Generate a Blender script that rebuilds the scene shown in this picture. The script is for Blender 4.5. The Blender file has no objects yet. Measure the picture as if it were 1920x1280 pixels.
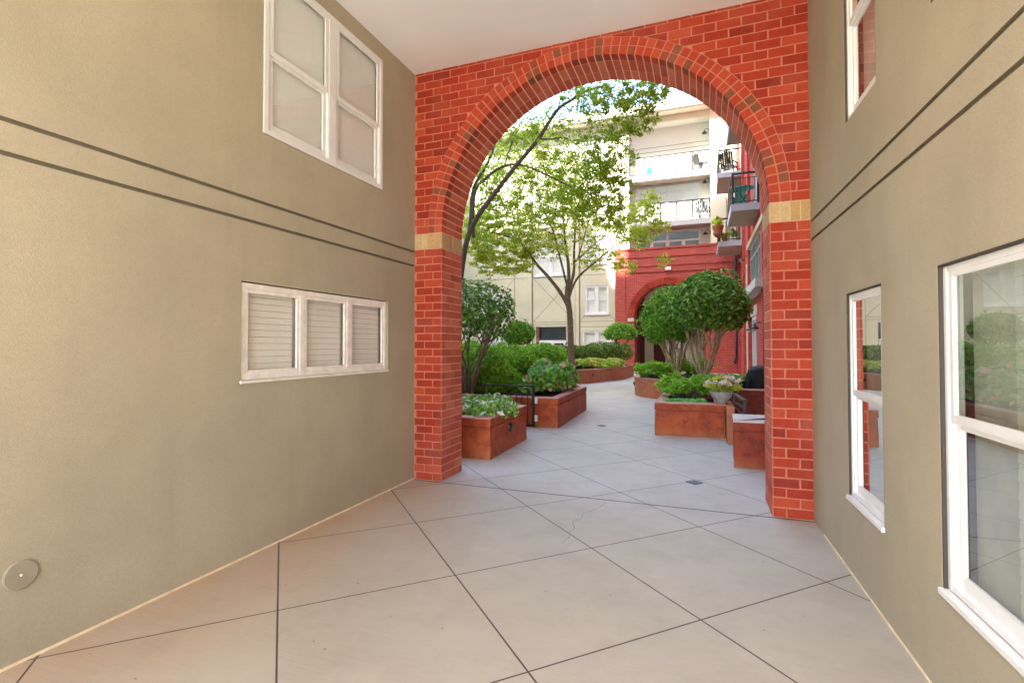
import bpy, math, random
import numpy as np
from mathutils import Vector, Matrix
random.seed(7); rng = np.random.default_rng(11)
SC = bpy.context.scene; COL = SC.collection
R = math.radians

# ------------------------------------------------------------------ materials
def nodes_of(name):
    m = bpy.data.materials.new(name); m.use_nodes = True
    nt = m.node_tree; b = nt.nodes['Principled BSDF']
    return m, nt, b
def nd(nt, t, **kw):
    n = nt.nodes.new(t)
    for k, v in kw.items():
        if k.startswith('i_'): n.inputs[k[2:].replace('_', ' ')].default_value = v
        else: setattr(n, k, v)
    return n
def ln(nt, a, b): nt.links.new(a, b)
def rgb(c): return (c[0], c[1], c[2], 1.0)
def mixc(nt, fac, a, b, mode='MIX'):
    n = nt.nodes.new('ShaderNodeMix'); n.data_type = 'RGBA'; n.blend_type = mode
    for s, v in ((0, fac), (6, a), (7, b)):
        if isinstance(v, (int, float)): n.inputs[s].default_value = v
        elif isinstance(v, (tuple, list)): n.inputs[s].default_value = rgb(v)
        else: ln(nt, v, n.inputs[s])
    return n.outputs[2]
def mth(nt, op, a, b=None, c=None, clamp=False):
    n = nt.nodes.new('ShaderNodeMath'); n.operation = op; n.use_clamp = clamp
    for i, v in enumerate((a, b, c)):
        if v is None: continue
        if isinstance(v, (int, float)): n.inputs[i].default_value = v
        else: ln(nt, v, n.inputs[i])
    return n.outputs[0]
def ramp(nt, fac, stops):
    n = nt.nodes.new('ShaderNodeValToRGB'); ln(nt, fac, n.inputs[0])
    e = n.color_ramp.elements
    while len(e) < len(stops): e.new(0.5)
    for el, (p, c) in zip(e, stops):
        el.position = p; el.color = rgb(c) if not isinstance(c, (int, float)) else (c, c, c, 1)
    return n.outputs[0]
def noise(nt, vec, scale, detail=4, rough=.6):
    n = nd(nt, 'ShaderNodeTexNoise'); n.inputs['Scale'].default_value = scale
    n.inputs['Detail'].default_value = detail; n.inputs['Roughness'].default_value = rough
    ln(nt, vec, n.inputs['Vector']); return n.outputs[0]
def pos(nt): return nd(nt, 'ShaderNodeNewGeometry').outputs['Position']
def bump(nt, b, h, strength, dist=.01):
    n = nd(nt, 'ShaderNodeBump'); n.inputs['Strength'].default_value = strength; n.inputs['Distance'].default_value = dist
    ln(nt, h, n.inputs['Height']); ln(nt, n.outputs[0], b.inputs['Normal'])
def sc(c, k): return tuple(min(1, x * k) for x in c)

def M(name, c, rough=.6, var=None, bmp=None, metal=0., spec=.4, vec=None):
    m, nt, b = nodes_of(name)
    b.inputs['Base Color'].default_value = rgb(c); b.inputs['Roughness'].default_value = rough
    b.inputs['Metallic'].default_value = metal; b.inputs['Specular IOR Level'].default_value = spec
    P = None
    if var:
        P = pos(nt); f = noise(nt, P, var[0], 5)
        f = ramp(nt, f, [(.3, 0.), (.7, 1.)])
        ln(nt, mixc(nt, f, sc(c, 1 - var[1]), sc(c, 1 + var[1])), b.inputs['Base Color'])
    if bmp:
        P = P or pos(nt); bump(nt, b, noise(nt, P, bmp[0], 3), bmp[1], bmp[2] if len(bmp) > 2 else .01)
    return m

def stucco(name, c, k=1.0):
    m, nt, b = nodes_of(name); P = pos(nt)
    b.inputs['Roughness'].default_value = .9; b.inputs['Specular IOR Level'].default_value = .2
    f1 = ramp(nt, noise(nt, P, .8, 5), [(.3, 0.), (.72, 1.)])
    col = mixc(nt, f1, sc(c, .86), sc(c, 1.1))
    mp = nd(nt, 'ShaderNodeMapping'); mp.inputs['Scale'].default_value = (5., 5., .45); ln(nt, P, mp.inputs[0])
    f2 = ramp(nt, noise(nt, mp.outputs[0], 1.0, 4), [(.52, 0.), (.75, 1.)])
    col = mixc(nt, mth(nt, 'MULTIPLY', f2, .16 * k), col, sc(c, .62))
    f4 = ramp(nt, noise(nt, P, 2.3, 6, .7), [(.55, 0.), (.78, 1.)])
    col = mixc(nt, mth(nt, 'MULTIPLY', f4, .22 * k), col, (c[0] * .72, c[1] * .74, c[2] * .8))
    f3 = noise(nt, P, 230, 2); f3b = noise(nt, P, 90, 3)
    col = mixc(nt, ramp(nt, f3, [(.35, 0.), (.65, 1.)]), sc(c, .82), col, 'MIX') if False else mixc(nt, mth(nt, 'MULTIPLY', ramp(nt, f3, [(.35, 1.), (.6, 0.)]), .30), col, sc(c, .5))
    ln(nt, col, b.inputs['Base Color'])
    bump(nt, b, mth(nt, 'ADD', f3, mth(nt, 'MULTIPLY', f3b, .45)), .30, .004)
    return m

def brick_island(name, stops, rough=.8):
    m, nt, b = nodes_of(name); P = pos(nt)
    g = nd(nt, 'ShaderNodeNewGeometry')
    col = ramp(nt, g.outputs['Random Per Island'], stops)
    nt.nodes[-1].color_ramp.interpolation = 'LINEAR'
    f = ramp(nt, noise(nt, P, 60, 4, .7), [(.3, 0.), (.7, 1.)])
    col = mixc(nt, mth(nt, 'MULTIPLY', f, .35), col, (.10, .018, .012))
    f2 = ramp(nt, noise(nt, P, 1.7, 4), [(.5, 0.), (.8, 1.)])
    col = mixc(nt, mth(nt, 'MULTIPLY', f2, .18), col, (.62, .26, .19))
    ln(nt, col, b.inputs['Base Color']); b.inputs['Roughness'].default_value = rough
    b.inputs['Specular IOR Level'].default_value = .25
    bump(nt, b, noise(nt, P, 160, 4), .5, .004)
    return m

def brick_tex(name, axis, c1, c2, mort, w=.203, h=.081):
    m, nt, b = nodes_of(name); P = pos(nt)
    s = nd(nt, 'ShaderNodeSeparateXYZ'); ln(nt, P, s.inputs[0])
    c = nd(nt, 'ShaderNodeCombineXYZ'); ln(nt, s.outputs[axis], c.inputs[0]); ln(nt, s.outputs[2], c.inputs[1])
    t = nd(nt, 'ShaderNodeTexBrick'); ln(nt, c.outputs[0], t.inputs['Vector'])
    t.inputs['Color1'].default_value = rgb(c1); t.inputs['Color2'].default_value = rgb(c2); t.inputs['Mortar'].default_value = rgb(mort)
    t.inputs['Scale'].default_value = 1; t.inputs['Brick Width'].default_value = w; t.inputs['Row Height'].default_value = h
    t.inputs['Mortar Size'].default_value = .006; t.inputs['Bias'].default_value = -.1
    f = ramp(nt, noise(nt, P, 3, 5), [(.3, 0.), (.75, 1.)])
    col = mixc(nt, mth(nt, 'MULTIPLY', f, .3), t.outputs[0], sc(c1, .6))
    ln(nt, col, b.inputs['Base Color']); b.inputs['Roughness'].default_value = .85; b.inputs['Specular IOR Level'].default_value = .2
    bump(nt, b, mth(nt, 'SUBTRACT', 1.0, t.outputs[1]), .4, .006)
    return m

def glass(name, tint=(.98, .99, .98), refl=1.0):
    m, nt, b = nodes_of(name); nt.nodes.remove(b); out = nt.nodes['Material Output']
    tr = nd(nt, 'ShaderNodeBsdfTransparent'); tr.inputs[0].default_value = rgb(tint)
    gl = nd(nt, 'ShaderNodeBsdfGlossy'); gl.inputs['Roughness'].default_value = .004; gl.inputs[0].default_value = (1, 1, 1, 1)
    ge = nd(nt, 'ShaderNodeNewGeometry'); dt = nd(nt, 'ShaderNodeVectorMath', operation='DOT_PRODUCT')
    ln(nt, ge.outputs['Normal'], dt.inputs[0]); ln(nt, ge.outputs['Incoming'], dt.inputs[1])
    om = mth(nt, 'SUBTRACT', 1.0, mth(nt, 'ABSOLUTE', dt.outputs['Value']))
    frs = mth(nt, 'MULTIPLY_ADD', mth(nt, 'POWER', om, 5.0), .92, .07)
    mx = nd(nt, 'ShaderNodeMixShader')
    ln(nt, mth(nt, 'MULTIPLY', frs, 1.5 * refl, clamp=True), mx.inputs[0])
    ln(nt, tr.outputs[0], mx.inputs[1]); ln(nt, gl.outputs[0], mx.inputs[2]); ln(nt, mx.outputs[0], out.inputs[0])
    return m

def leaf(name, stops, trans=.35, rough=.45, spec=.35):
    m, nt, b = nodes_of(name)
    g = nd(nt, 'ShaderNodeNewGeometry')
    col = ramp(nt, g.outputs['Random Per Island'], stops)
    ln(nt, col, b.inputs['Base Color']); b.inputs['Roughness'].default_value = rough
    b.inputs['Specular IOR Level'].default_value = spec
    tr = nd(nt, 'ShaderNodeBsdfTranslucent')
    ln(nt, mixc(nt, .5, col, (1.0, 1.0, .35), 'MULTIPLY') if False else col, tr.inputs[0])
    mx = nd(nt, 'ShaderNodeMixShader'); mx.inputs[0].default_value = trans
    ln(nt, b.outputs[0], mx.inputs[1]); ln(nt, tr.outputs[0], mx.inputs[2]); ln(nt, mx.outputs[0], nt.nodes['Material Output'].inputs[0])
    return m

def copper(name, c1, c2, c3):
    m, nt, b = nodes_of(name); P = pos(nt)
    f = ramp(nt, noise(nt, P, 2.2, 6, .65), [(.32, 0.), (.68, 1.)])
    col = mixc(nt, f, c1, c2)
    f2 = ramp(nt, noise(nt, P, 7, 7, .75), [(.46, 0.), (.66, 1.)])
    col = mixc(nt, mth(nt, 'MULTIPLY', f2, .8), col, c3)
    s = nd(nt, 'ShaderNodeSeparateXYZ'); ln(nt, P, s.inputs[0])
    lowm = mth(nt, 'MULTIPLY', mth(nt, 'SUBTRACT', 1.0, mth(nt, 'MULTIPLY', s.outputs[2], 7.0), clamp=True), noise(nt, P, 9, 4))
    col = mixc(nt, lowm, col, (.42, .17, .07))
    ln(nt, col, b.inputs['Base Color']); b.inputs['Roughness'].default_value = .55
    b.inputs['Specular IOR Level'].default_value = .25
    bump(nt, b, noise(nt, P, 40, 4), .15, .004)
    return m

def paving(name):
    m, nt, b = nodes_of(name); P = pos(nt)
    s = nd(nt, 'ShaderNodeSeparateXYZ'); ln(nt, P, s.inputs[0]); X, Y = s.outputs[0], s.outputs[1]
    f = ramp(nt, noise(nt, P, 1.1, 6, .62), [(.3, 0.), (.7, 1.)])
    col = mixc(nt, f, (.41, .40, .35), (.49, .475, .42))
    mp = nd(nt, 'ShaderNodeMapping'); mp.inputs['Rotation'].default_value = (0, 0, R(38)); mp.inputs['Scale'].default_value = (3., 110., 1.); ln(nt, P, mp.inputs[0])
    br = noise(nt, mp.outputs[0], 1.0, 4, .7)
    col = mixc(nt, mth(nt, 'MULTIPLY', ramp(nt, br, [(.38, 0.), (.66, 1.)]), .30), col, (.31, .27, .24))
    f5 = ramp(nt, noise(nt, P, 26, 4, .7), [(.55, 0.), (.75, 1.)])
    col = mixc(nt, mth(nt, 'MULTIPLY', f5, .2), col, (.33, .27, .24))
    f6 = ramp(nt, noise(nt, P, 2.6, 7, .72), [(.5, 0.), (.68, 1.)])
    col = mixc(nt, mth(nt, 'MULTIPLY', f6, .34), col, (.30, .265, .225))
    # rusty damp staining that lies along the left wall
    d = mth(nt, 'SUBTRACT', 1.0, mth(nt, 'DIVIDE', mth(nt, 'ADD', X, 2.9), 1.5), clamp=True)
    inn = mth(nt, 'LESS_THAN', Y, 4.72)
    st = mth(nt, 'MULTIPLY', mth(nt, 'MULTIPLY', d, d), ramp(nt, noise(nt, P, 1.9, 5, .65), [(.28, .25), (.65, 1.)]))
    wt = mth(nt, 'MULTIPLY', mth(nt, 'DIVIDE', mth(nt, 'SUBTRACT', 5.0, mth(nt, 'ADD', Y, mth(nt, 'MULTIPLY', noise(nt, P, 1.4, 4), .8))), 2.2, clamp=True), inn)  # warmer indoor light painted into the floor colour, fading toward the arch
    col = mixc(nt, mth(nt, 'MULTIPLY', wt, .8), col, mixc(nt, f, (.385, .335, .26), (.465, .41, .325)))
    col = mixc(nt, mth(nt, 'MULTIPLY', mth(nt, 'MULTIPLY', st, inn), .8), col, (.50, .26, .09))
    f7 = ramp(nt, noise(nt, P, 3.4, 8, .74), [(.47, 0.), (.66, 1.)])
    col = mixc(nt, mth(nt, 'MULTIPLY', f7, .22), col, (.27, .215, .165))
    col = mixc(nt, mth(nt, 'MULTIPLY', ramp(nt, br, [(.40, 0.), (.64, 1.)]), .20), col, (.55, .50, .43))
    spk = ramp(nt, noise(nt, P, 23, 1), [(.79, 0.), (.80, 1.)])
    col = mixc(nt, mth(nt, 'MULTIPLY', spk, .6), col, (.10, .07, .05))
    # saw-cut joints, a diagonal grid, and the expansion joint under the arch
    def joint(v, off, per, w):
        a = mth(nt, 'DIVIDE', mth(nt, 'SUBTRACT', v, off), per)
        a = mth(nt, 'SUBTRACT', a, mth(nt, 'ROUND', a)); a = mth(nt, 'MULTIPLY', mth(nt, 'ABSOLUTE', a), per / math.sqrt(2))
        return mth(nt, 'SUBTRACT', 1.0, mth(nt, 'MULTIPLY', mth(nt, 'SUBTRACT', a, w), 500.0, clamp=True), clamp=True)
    j = mth(nt, 'MAXIMUM', joint(mth(nt, 'ADD', X, Y), -.019, 1.42, .0034), joint(mth(nt, 'SUBTRACT', X, Y), -5.735, 1.447, .0034))
    col = mixc(nt, mth(nt, 'MULTIPLY', j, .95), col, (.055, .035, .026))
    e = mth(nt, 'ABSOLUTE', mth(nt, 'SUBTRACT', Y, 4.70))
    ej = mth(nt, 'SUBTRACT', 1.0, mth(nt, 'MULTIPLY', mth(nt, 'SUBTRACT', e, .008), 400.0, clamp=True), clamp=True)
    col = mixc(nt, ej, col, (.03, .03, .033))
    # a hairline crack across one slab
    cr = [(-.72, 4.60), (-.80, 4.38), (-.90, 4.27), (-.93, 4.06), (-1.02, 3.90), (-1.01, 3.74), (-1.03, 3.57)]
    cr = [(-.822, 4.628), (-.852, 4.47), (-.905, 4.33), (-.948, 4.27), (-.938, 4.13), (-.985, 4.02), (-.935, 3.90), (-.955, 3.80), (-.930, 3.70), (-.955, 3.56)]
    wob = mth(nt, 'MULTIPLY', mth(nt, 'SUBTRACT', noise(nt, P, 30, 3), .5), .03)
    Xw = mth(nt, 'ADD', X, wob); best = None
    for (ax, ay), (bx, by) in zip(cr[:-1], cr[1:]):
        L2 = (bx - ax) ** 2 + (by - ay) ** 2
        dx = mth(nt, 'SUBTRACT', Xw, ax); dy = mth(nt, 'SUBTRACT', Y, ay)
        t = mth(nt, 'DIVIDE', mth(nt, 'ADD', mth(nt, 'MULTIPLY', dx, bx - ax), mth(nt, 'MULTIPLY', dy, by - ay)), L2, clamp=True)
        qx = mth(nt, 'SUBTRACT', dx, mth(nt, 'MULTIPLY', t, bx - ax)); qy = mth(nt, 'SUBTRACT', dy, mth(nt, 'MULTIPLY', t, by - ay))
        dd = mth(nt, 'ADD', mth(nt, 'MULTIPLY', qx, qx), mth(nt, 'MULTIPLY', qy, qy))
        best = dd if best is None else mth(nt, 'MINIMUM', best, dd)
    cm = mth(nt, 'LESS_THAN', best, .0022 ** 2)
    col = mixc(nt, mth(nt, 'MULTIPLY', cm, .75), col, (.10, .075, .065))
    ln(nt, col, b.inputs['Base Color'])
    b.inputs['Roughness'].default_value = .55; b.inputs['Specular IOR Level'].default_value = .35
    hgt = mth(nt, 'SUBTRACT', mth(nt, 'ADD', mth(nt, 'MULTIPLY', br, .3), mth(nt, 'MULTIPLY', noise(nt, P, 220, 3), .25)), mth(nt, 'MULTIPLY', mth(nt, 'MAXIMUM', j, ej), 3.0))
    bump(nt, b, hgt, .25, .004)
    return m

MT = {}
MT['stucco'] = stucco('tan_stucco', (.44, .385, .28))
MT['stucco_far'] = stucco('pale_tan_stucco', (.68, .64, .47), .5)
MT['cream'] = M('cream_render', (.70, .66, .50), .85, (.8, .06))
MT['baywhite'] = M('white_render', (.70, .68, .60), .85, (.8, .04))
MT['groove'] = M('groove_paint', (.19, .16, .115), .9)
MT['ceil'] = M('ceiling_plaster', (.77, .78, .79), .85, (.7, .05), (120, .12, .004))
MT['seal'] = M('pale_sealant', (.80, .66, .45), .7, (9, .18))
MT['white'] = M('white_frame', (.76, .76, .755), .35, (5, .06))
MT['whiteworn'] = M('worn_white_frame', (.80, .75, .70), .38, (12, .12))
MT['darkgap'] = M('jamb_shadow_screen', (.05, .042, .035), .7)  # dark frame gaps and painted jamb shade; also the bay screens
MT['blind'] = M('blind_slat', (.86, .85, .80), .6, (3, .05))
MT['greyblind'] = M('grey_blind', (.74, .74, .68), .7)
MT['shade'] = M('roller_shade', (.76, .775, .76), .9, (1.5, .04), (400, .1, .002))
MT['room'] = M('dim_room', (.56, .55, .49), .9, (2, .3))
MT['glass'] = glass('window_glass')
MT['glass2'] = glass('coated_window_glass', (.86, .92, .88), 1.9)
MT['farglass'] = M('dark_far_glass', (.03, .045, .055), .05, spec=.9)
MT['brick'] = brick_island('red_brick', [(0, (.25, .020, .011)), (.2, (.41, .042, .016)), (.4, (.32, .028, .013)), (.6, (.45, .055, .020)), (.8, (.35, .032, .014)), (.93, (.49, .072, .028)), (.975, (.27, .028, .018)), (1, (.20, .045, .028))])
MT['ringbrick'] = brick_island('ring_brick', [(0, (.50, .060, .026)), (.25, (.40, .042, .020)), (.45, (.54, .085, .034)), (.56, (.33, .05, .026)), (.64, (.25, .075, .038)), (.76, (.23, .08, .042)), (.84, (.36, .045, .022)), (1, (.50, .068, .028))])
MT['litbrick'] = brick_island('lit_red_brick', [(0, (.60, .145, .08)), (.4, (.48, .095, .052)), (.75, (.66, .20, .12)), (1, (.40, .075, .045))])  # red brick with courtyard light painted in, for soffit and reveals
MT['mortar'] = M('pink_mortar', (.52, .18, .115), .95, (30, .15), (200, .3, .003))
MT['litmortar'] = M('lit_pink_mortar', (.80, .40, .29), .95, (30, .12), (200, .3, .003))  # pink mortar lightened the same way, as if lit from the courtyard
MT['bufbrick'] = brick_island('buff_brick', [(0, (.52, .36, .17)), (.5, (.60, .44, .24)), (1, (.50, .31, .12))])
MT['bufmortar'] = M('buff_mortar', (.60, .46, .30), .95, (30, .1))
MT['brickX'] = brick_tex('courtyard_brick', 0, (.46, .07, .055), (.36, .045, .038), (.58, .24, .20))
MT['brickY'] = brick_tex('courtyard_brick_side', 1, (.46, .055, .045), (.34, .038, .032), (.62, .25, .20))
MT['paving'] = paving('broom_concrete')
MT['earth'] = M('dry_ground', (.20, .19, .16), .95, (.3, .2))
MT['asphalt'] = M('asphalt', (.16, .155, .15), .9, (3, .2), (80, .3, .005))
MT['copper'] = copper('rust_patina', (.34, .050, .016), (.52, .12, .036), (.16, .026, .013))
MT['copper_mid'] = copper('brown_rust_patina', (.24, .03, .014), (.34, .055, .02), (.10, .017, .012))
MT['copper2'] = copper('dark_rust_patina', (.17, .024, .014), (.28, .045, .02), (.08, .016, .012))
MT['copper3'] = copper('terracotta_patina', (.50, .19, .10), (.44, .14, .07), (.30, .09, .055))
MT['cap'] = M('planter_cap', (.48, .23, .18), .55, (6, .22), (60, .1, .003))
MT['palecap'] = M('pale_cap', (.60, .52, .47), .5, (8, .18))
MT['soil'] = M('bark_mulch', (.045, .026, .018), .95, (40, .5), (60, 1., .03))
MT['black'] = M('black_metal', (.014, .014, .016), .35, spec=.6)
MT['blackvinyl'] = M('black_vinyl', (.004, .004, .005), .5, None, (4, .8, .08), spec=.2)
MT['bark'] = M('brown_bark', (.22, .16, .115), .9, (14, .35), (40, .6, .01))
MT['palebark'] = M('pale_bark', (.52, .39, .26), .85, (10, .4), (40, .5, .008))
MT['darkbark'] = M('dark_bark', (.17, .128, .096), .9, (14, .35), (40, .6, .01))
MT['conc'] = M('balcony_concrete', (.55, .53, .52), .8, (2, .06))
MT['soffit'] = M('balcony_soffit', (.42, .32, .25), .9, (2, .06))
MT['fascia'] = M('blue_grey_fascia', (.42, .47, .56), .6)
MT['teal'] = M('teal_paint', (.02, .33, .27), .4)
MT['pot'] = M('grey_ceramic', (.36, .37, .36), .4, (8, .12))
MT['coir'] = M('coir_liner', (.28, .11, .045), .95, (30, .4), (60, .8, .02))
MT['grey'] = M('grey_plastic', (.40, .42, .44), .5)
MT['brownwood'] = M('brown_panel', (.17, .085, .045), .6, (4, .2))
MT['cover'] = M('grey_cover', (.30, .265, .195), .6, (14, .1))
MT['steel'] = M('screw_steel', (.75, .72, .66), .3, metal=.6)
MT['drain'] = M('slate_drain', (.10, .13, .15), .5, (30, .2))
MT['curtain'] = M('red_curtain', (.10, .02, .018), .8)
MT['lampglass'] = M('opal_glass', (.8, .76, .66), .3)
G_ = lambda *c: list(c)
MT['leaf_big'] = leaf('ash_leaf', [(0, (.16, .30, .025)), (.35, (.34, .50, .04)), (.7, (.52, .64, .06)), (1, (.74, .74, .12))], .6)
MT['leaf_bright'] = leaf('young_leaf', [(0, (.26, .42, .04)), (.5, (.54, .64, .07)), (1, (.80, .76, .14))], .6)
MT['leaf_holly'] = leaf('holly_leaf', [(0, (.045, .14, .02)), (.5, (.13, .30, .045)), (.85, (.24, .45, .07)), (1, (.46, .66, .14))], .3, .36, .3)
MT['leaf_holly2'] = leaf('holly_leaf_light', [(0, (.07, .22, .025)), (.5, (.18, .42, .045)), (.85, (.33, .58, .06)), (1, (.46, .68, .09))], .4, .38, .3)
MT['leaf_hedge'] = leaf('azalea_leaf', [(0, (.11, .30, .018)), (.5, (.24, .50, .028)), (1, (.44, .66, .05))], .45)
MT['leaf_dark'] = leaf('dark_hedge_leaf', [(0, (.06, .15, .02)), (.6, (.14, .26, .035)), (1, (.32, .37, .06))], .35)
MT['leaf_flower'] = leaf('bedding_leaf', [(0, (.18, .36, .03)), (.4, (.34, .55, .05)), (.70, (.55, .68, .09)), (.84, (.66, .60, .11)), (.92, (.68, .26, .12)), (1, (.72, .40, .30))], .45)
MT['leaf_imp'] = leaf('impatiens_leaf', [(0, (.09, .30, .045)), (.6, (.24, .54, .09)), (.88, (.44, .70, .2)), (.90, (.72, .22, .18)), (1, (.80, .52, .48))], .35, .35)
MT['leaf_varieg'] = leaf('variegated_leaf', [(0, (.10, .28, .03)), (.5, (.24, .48, .06)), (.74, (.46, .64, .14)), (.78, (.72, .76, .58)), (1, (.82, .84, .72))], .35)
MT['leaf_juniper'] = leaf('juniper_leaf', [(0, (.15, .40, .022)), (.5, (.30, .60, .04)), (1, (.48, .76, .10))], .45)
MT['leaf_fern'] = leaf('fern_leaf', [(0, (.09, .24, .025)), (.7, (.22, .42, .05)), (1, (.58, .62, .42))], .35)
MT['leaf_mat'] = leaf('mat_leaf', [(0, (.12, .46, .08)), (1, (.28, .64, .16))], .35)
MT['petal'] = leaf('cream_petal', [(0, (.66, .50, .30)), (.5, (.80, .74, .62)), (.85, (.82, .80, .76)), (1, (.70, .30, .08))], .3)

# ------------------------------------------------------------------ mesh builder
class MB:
    def __init__(s): s.v = []; s.f = []; s.mi = []; s.sm = []
    def add(s, vs, fs, mi=0, smooth=False):
        o = len(s.v); s.v += [tuple(x) for x in vs]
        for f in fs: s.f.append([i + o for i in f]); s.mi.append(mi); s.sm.append(smooth)
        return s
    def quad(s, a, b, c, d, mi=0): return s.add([a, b, c, d], [(0, 1, 2, 3)], mi)
    def box(s, x0, x1, y0, y1, z0, z1, mi=0):
        v = [(x, y, z) for z in (z0, z1) for y in (y0, y1) for x in (x0, x1)]
        return s.add(v, [(0, 2, 3, 1), (4, 5, 7, 6), (0, 1, 5, 4), (2, 6, 7, 3), (0, 4, 6, 2), (1, 3, 7, 5)], mi)
    def fbox(s, F, u0, u1, v0, v1, n0, n1, mi=0):
        v = [F(u, w, n) for n in (n0, n1) for w in (v0, v1) for u in (u0, u1)]
        return s.add(v, [(0, 2, 3, 1), (4, 5, 7, 6), (0, 1, 5, 4), (2, 6, 7, 3), (0, 4, 6, 2), (1, 3, 7, 5)], mi)
    def prism(s, poly, z0, z1, mi=0, cap=True):
        n = len(poly); v = [(x, y, z0) for x, y in poly] + [(x, y, z1) for x, y in poly]
        f = [(i, (i + 1) % n, n + (i + 1) % n, n + i) for i in range(n)]
        if cap: f += [tuple(range(n - 1, -1, -1)), tuple(range(n, 2 * n))]
        return s.add(v, f, mi)
    def tube(s, pts, rad, n=8, mi=0, smooth=True):
        pts = [Vector(p) for p in pts]; k = len(pts)
        if not hasattr(rad, '__len__'): rad = [rad] * k
        rings = []; up = None
        for i, p in enumerate(pts):
            d = (pts[min(i + 1, k - 1)] - pts[max(i - 1, 0)]).normalized()
            if up is None: up = d.orthogonal().normalized()
            up = (up - d * up.dot(d)).normalized(); w = d.cross(up)
            rings.append([p + (up * math.cos(a) + w * math.sin(a)) * rad[i] for a in [2 * math.pi * j / n for j in range(n)]])
        v = [q for r in rings for q in r]; f = []
        for i in range(k - 1):
            for j in range(n):
                f.append((i * n + j, i * n + (j + 1) % n, (i + 1) * n + (j + 1) % n, (i + 1) * n + j))
        f += [tuple(range(n - 1, -1, -1)), tuple(range((k - 1) * n, k * n))]
        return s.add(v, f, mi, smooth)
    def lathe(s, prof, c=(0, 0, 0), n=24, mi=0, smooth=True, axis='z'):
        v = []; k = len(prof)
        for r, z in prof:
            for j in range(n):
                a = 2 * math.pi * j / n
                if axis == 'z': v.append((c[0] + r * math.cos(a), c[1] + r * math.sin(a), c[2] + z))
                elif axis == 'x': v.append((c[0] + z, c[1] + r * math.cos(a), c[2] + r * math.sin(a)))
                else: v.append((c[0] + r * math.cos(a), c[1] - z, c[2] + r * math.sin(a)))
        f = [(i * n + j, i * n + (j + 1) % n, (i + 1) * n + (j + 1) % n, (i + 1) * n + j) for i in range(k - 1) for j in range(n)]
        f += [tuple(range(n)), tuple(range((k - 1) * n, k * n))]
        return s.add(v, f, mi, smooth)
    def build(s, name, mats, parent=None, loc=None, bevel=0.):
        off = Vector(loc) if loc is not None else Vector((0, 0, 0))
        base = Vector(parent['_o']) if parent is not None else Vector((0, 0, 0))
        sub = base if parent is not None else off
        me = bpy.data.meshes.new(name)
        me.from_pydata([(x - sub.x, y - sub.y, z - sub.z) for x, y, z in s.v], [], s.f)
        for m in (mats if isinstance(mats, (list, tuple)) else [mats]): me.materials.append(MT[m] if isinstance(m, str) else m)
        me.polygons.foreach_set('material_index', s.mi); me.polygons.foreach_set('use_smooth', s.sm); me.update()
        o = bpy.data.objects.new(name, me); COL.objects.link(o)
        if parent is not None: o.parent = parent; o['_o'] = tuple(base)
        else: o.location = off; o['_o'] = tuple(off)
        if bevel:
            b = o.modifiers.new('bevel', 'BEVEL'); b.width = bevel; b.segments = 2; b.limit_method = 'ANGLE'
        return o

def thing(name, loc, label, cat, group=None):
    o = bpy.data.objects.new(name, None); COL.objects.link(o); o.location = loc
    o.empty_display_size = .2
    o['_o'] = tuple(loc); o['label'] = label; o['category'] = cat
    if group: o['group'] = group
    return o
def tag(o, label, cat, group=None):
    o['label'] = label; o['category'] = cat
    if group: o['group'] = group
    return o
def struct(o): o['kind'] = 'structure'; return o

def frame(O, U, V, N):
    O, U, V, N = Vector(O), Vector(U), Vector(V), Vector(N)
    return lambda u, v, n: tuple(O + U * u + V * v + N * n)

def panel(mb, F, u0, u1, v0, v1, holes=(), grooves=(), depth=.1, gdepth=.014, mi=0, gmi=1):
    """flat wall face with real openings (jambs of the given depth) and real recessed grooves"""
    us = sorted({u0, u1} | {x for h in holes for x in h[:2] if u0 < x < u1})
    vs = sorted({v0, v1} | {x for h in holes for x in h[2:4] if v0 < x < v1} | {x for g in grooves for x in g})
    for a, b in zip(us[:-1], us[1:]):
        for c, d in zip(vs[:-1], vs[1:]):
            mu, mv = (a + b) / 2, (c + d) / 2
            if any(h[0] < mu < h[1] and h[2] < mv < h[3] for h in holes): continue
            g = [q for q in grooves if q[0] < mv < q[1]]
            if g:
                mb.quad(F(a, c, -gdepth), F(b, c, -gdepth), F(b, d, -gdepth), F(a, d, -gdepth), gmi)
                mb.quad(F(a, c, 0), F(b, c, 0), F(b, c, -gdepth), F(a, c, -gdepth), gmi)
                mb.quad(F(a, d, 0), F(b, d, 0), F(b, d, -gdepth), F(a, d, -gdepth), gmi)
            else: mb.quad(F(a, c, 0), F(b, c, 0), F(b, d, 0), F(a, d, 0), mi)
    for h in holes:
        a, b, c, d = h[:4]
        for p, q in (((a, c), (b, c)), ((b, c), (b, d)), ((b, d), (a, d)), ((a, d), (a, c))):
            mb.quad(F(*p, 0), F(*q, 0), F(*q, -depth), F(*p, -depth), mi)

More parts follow.
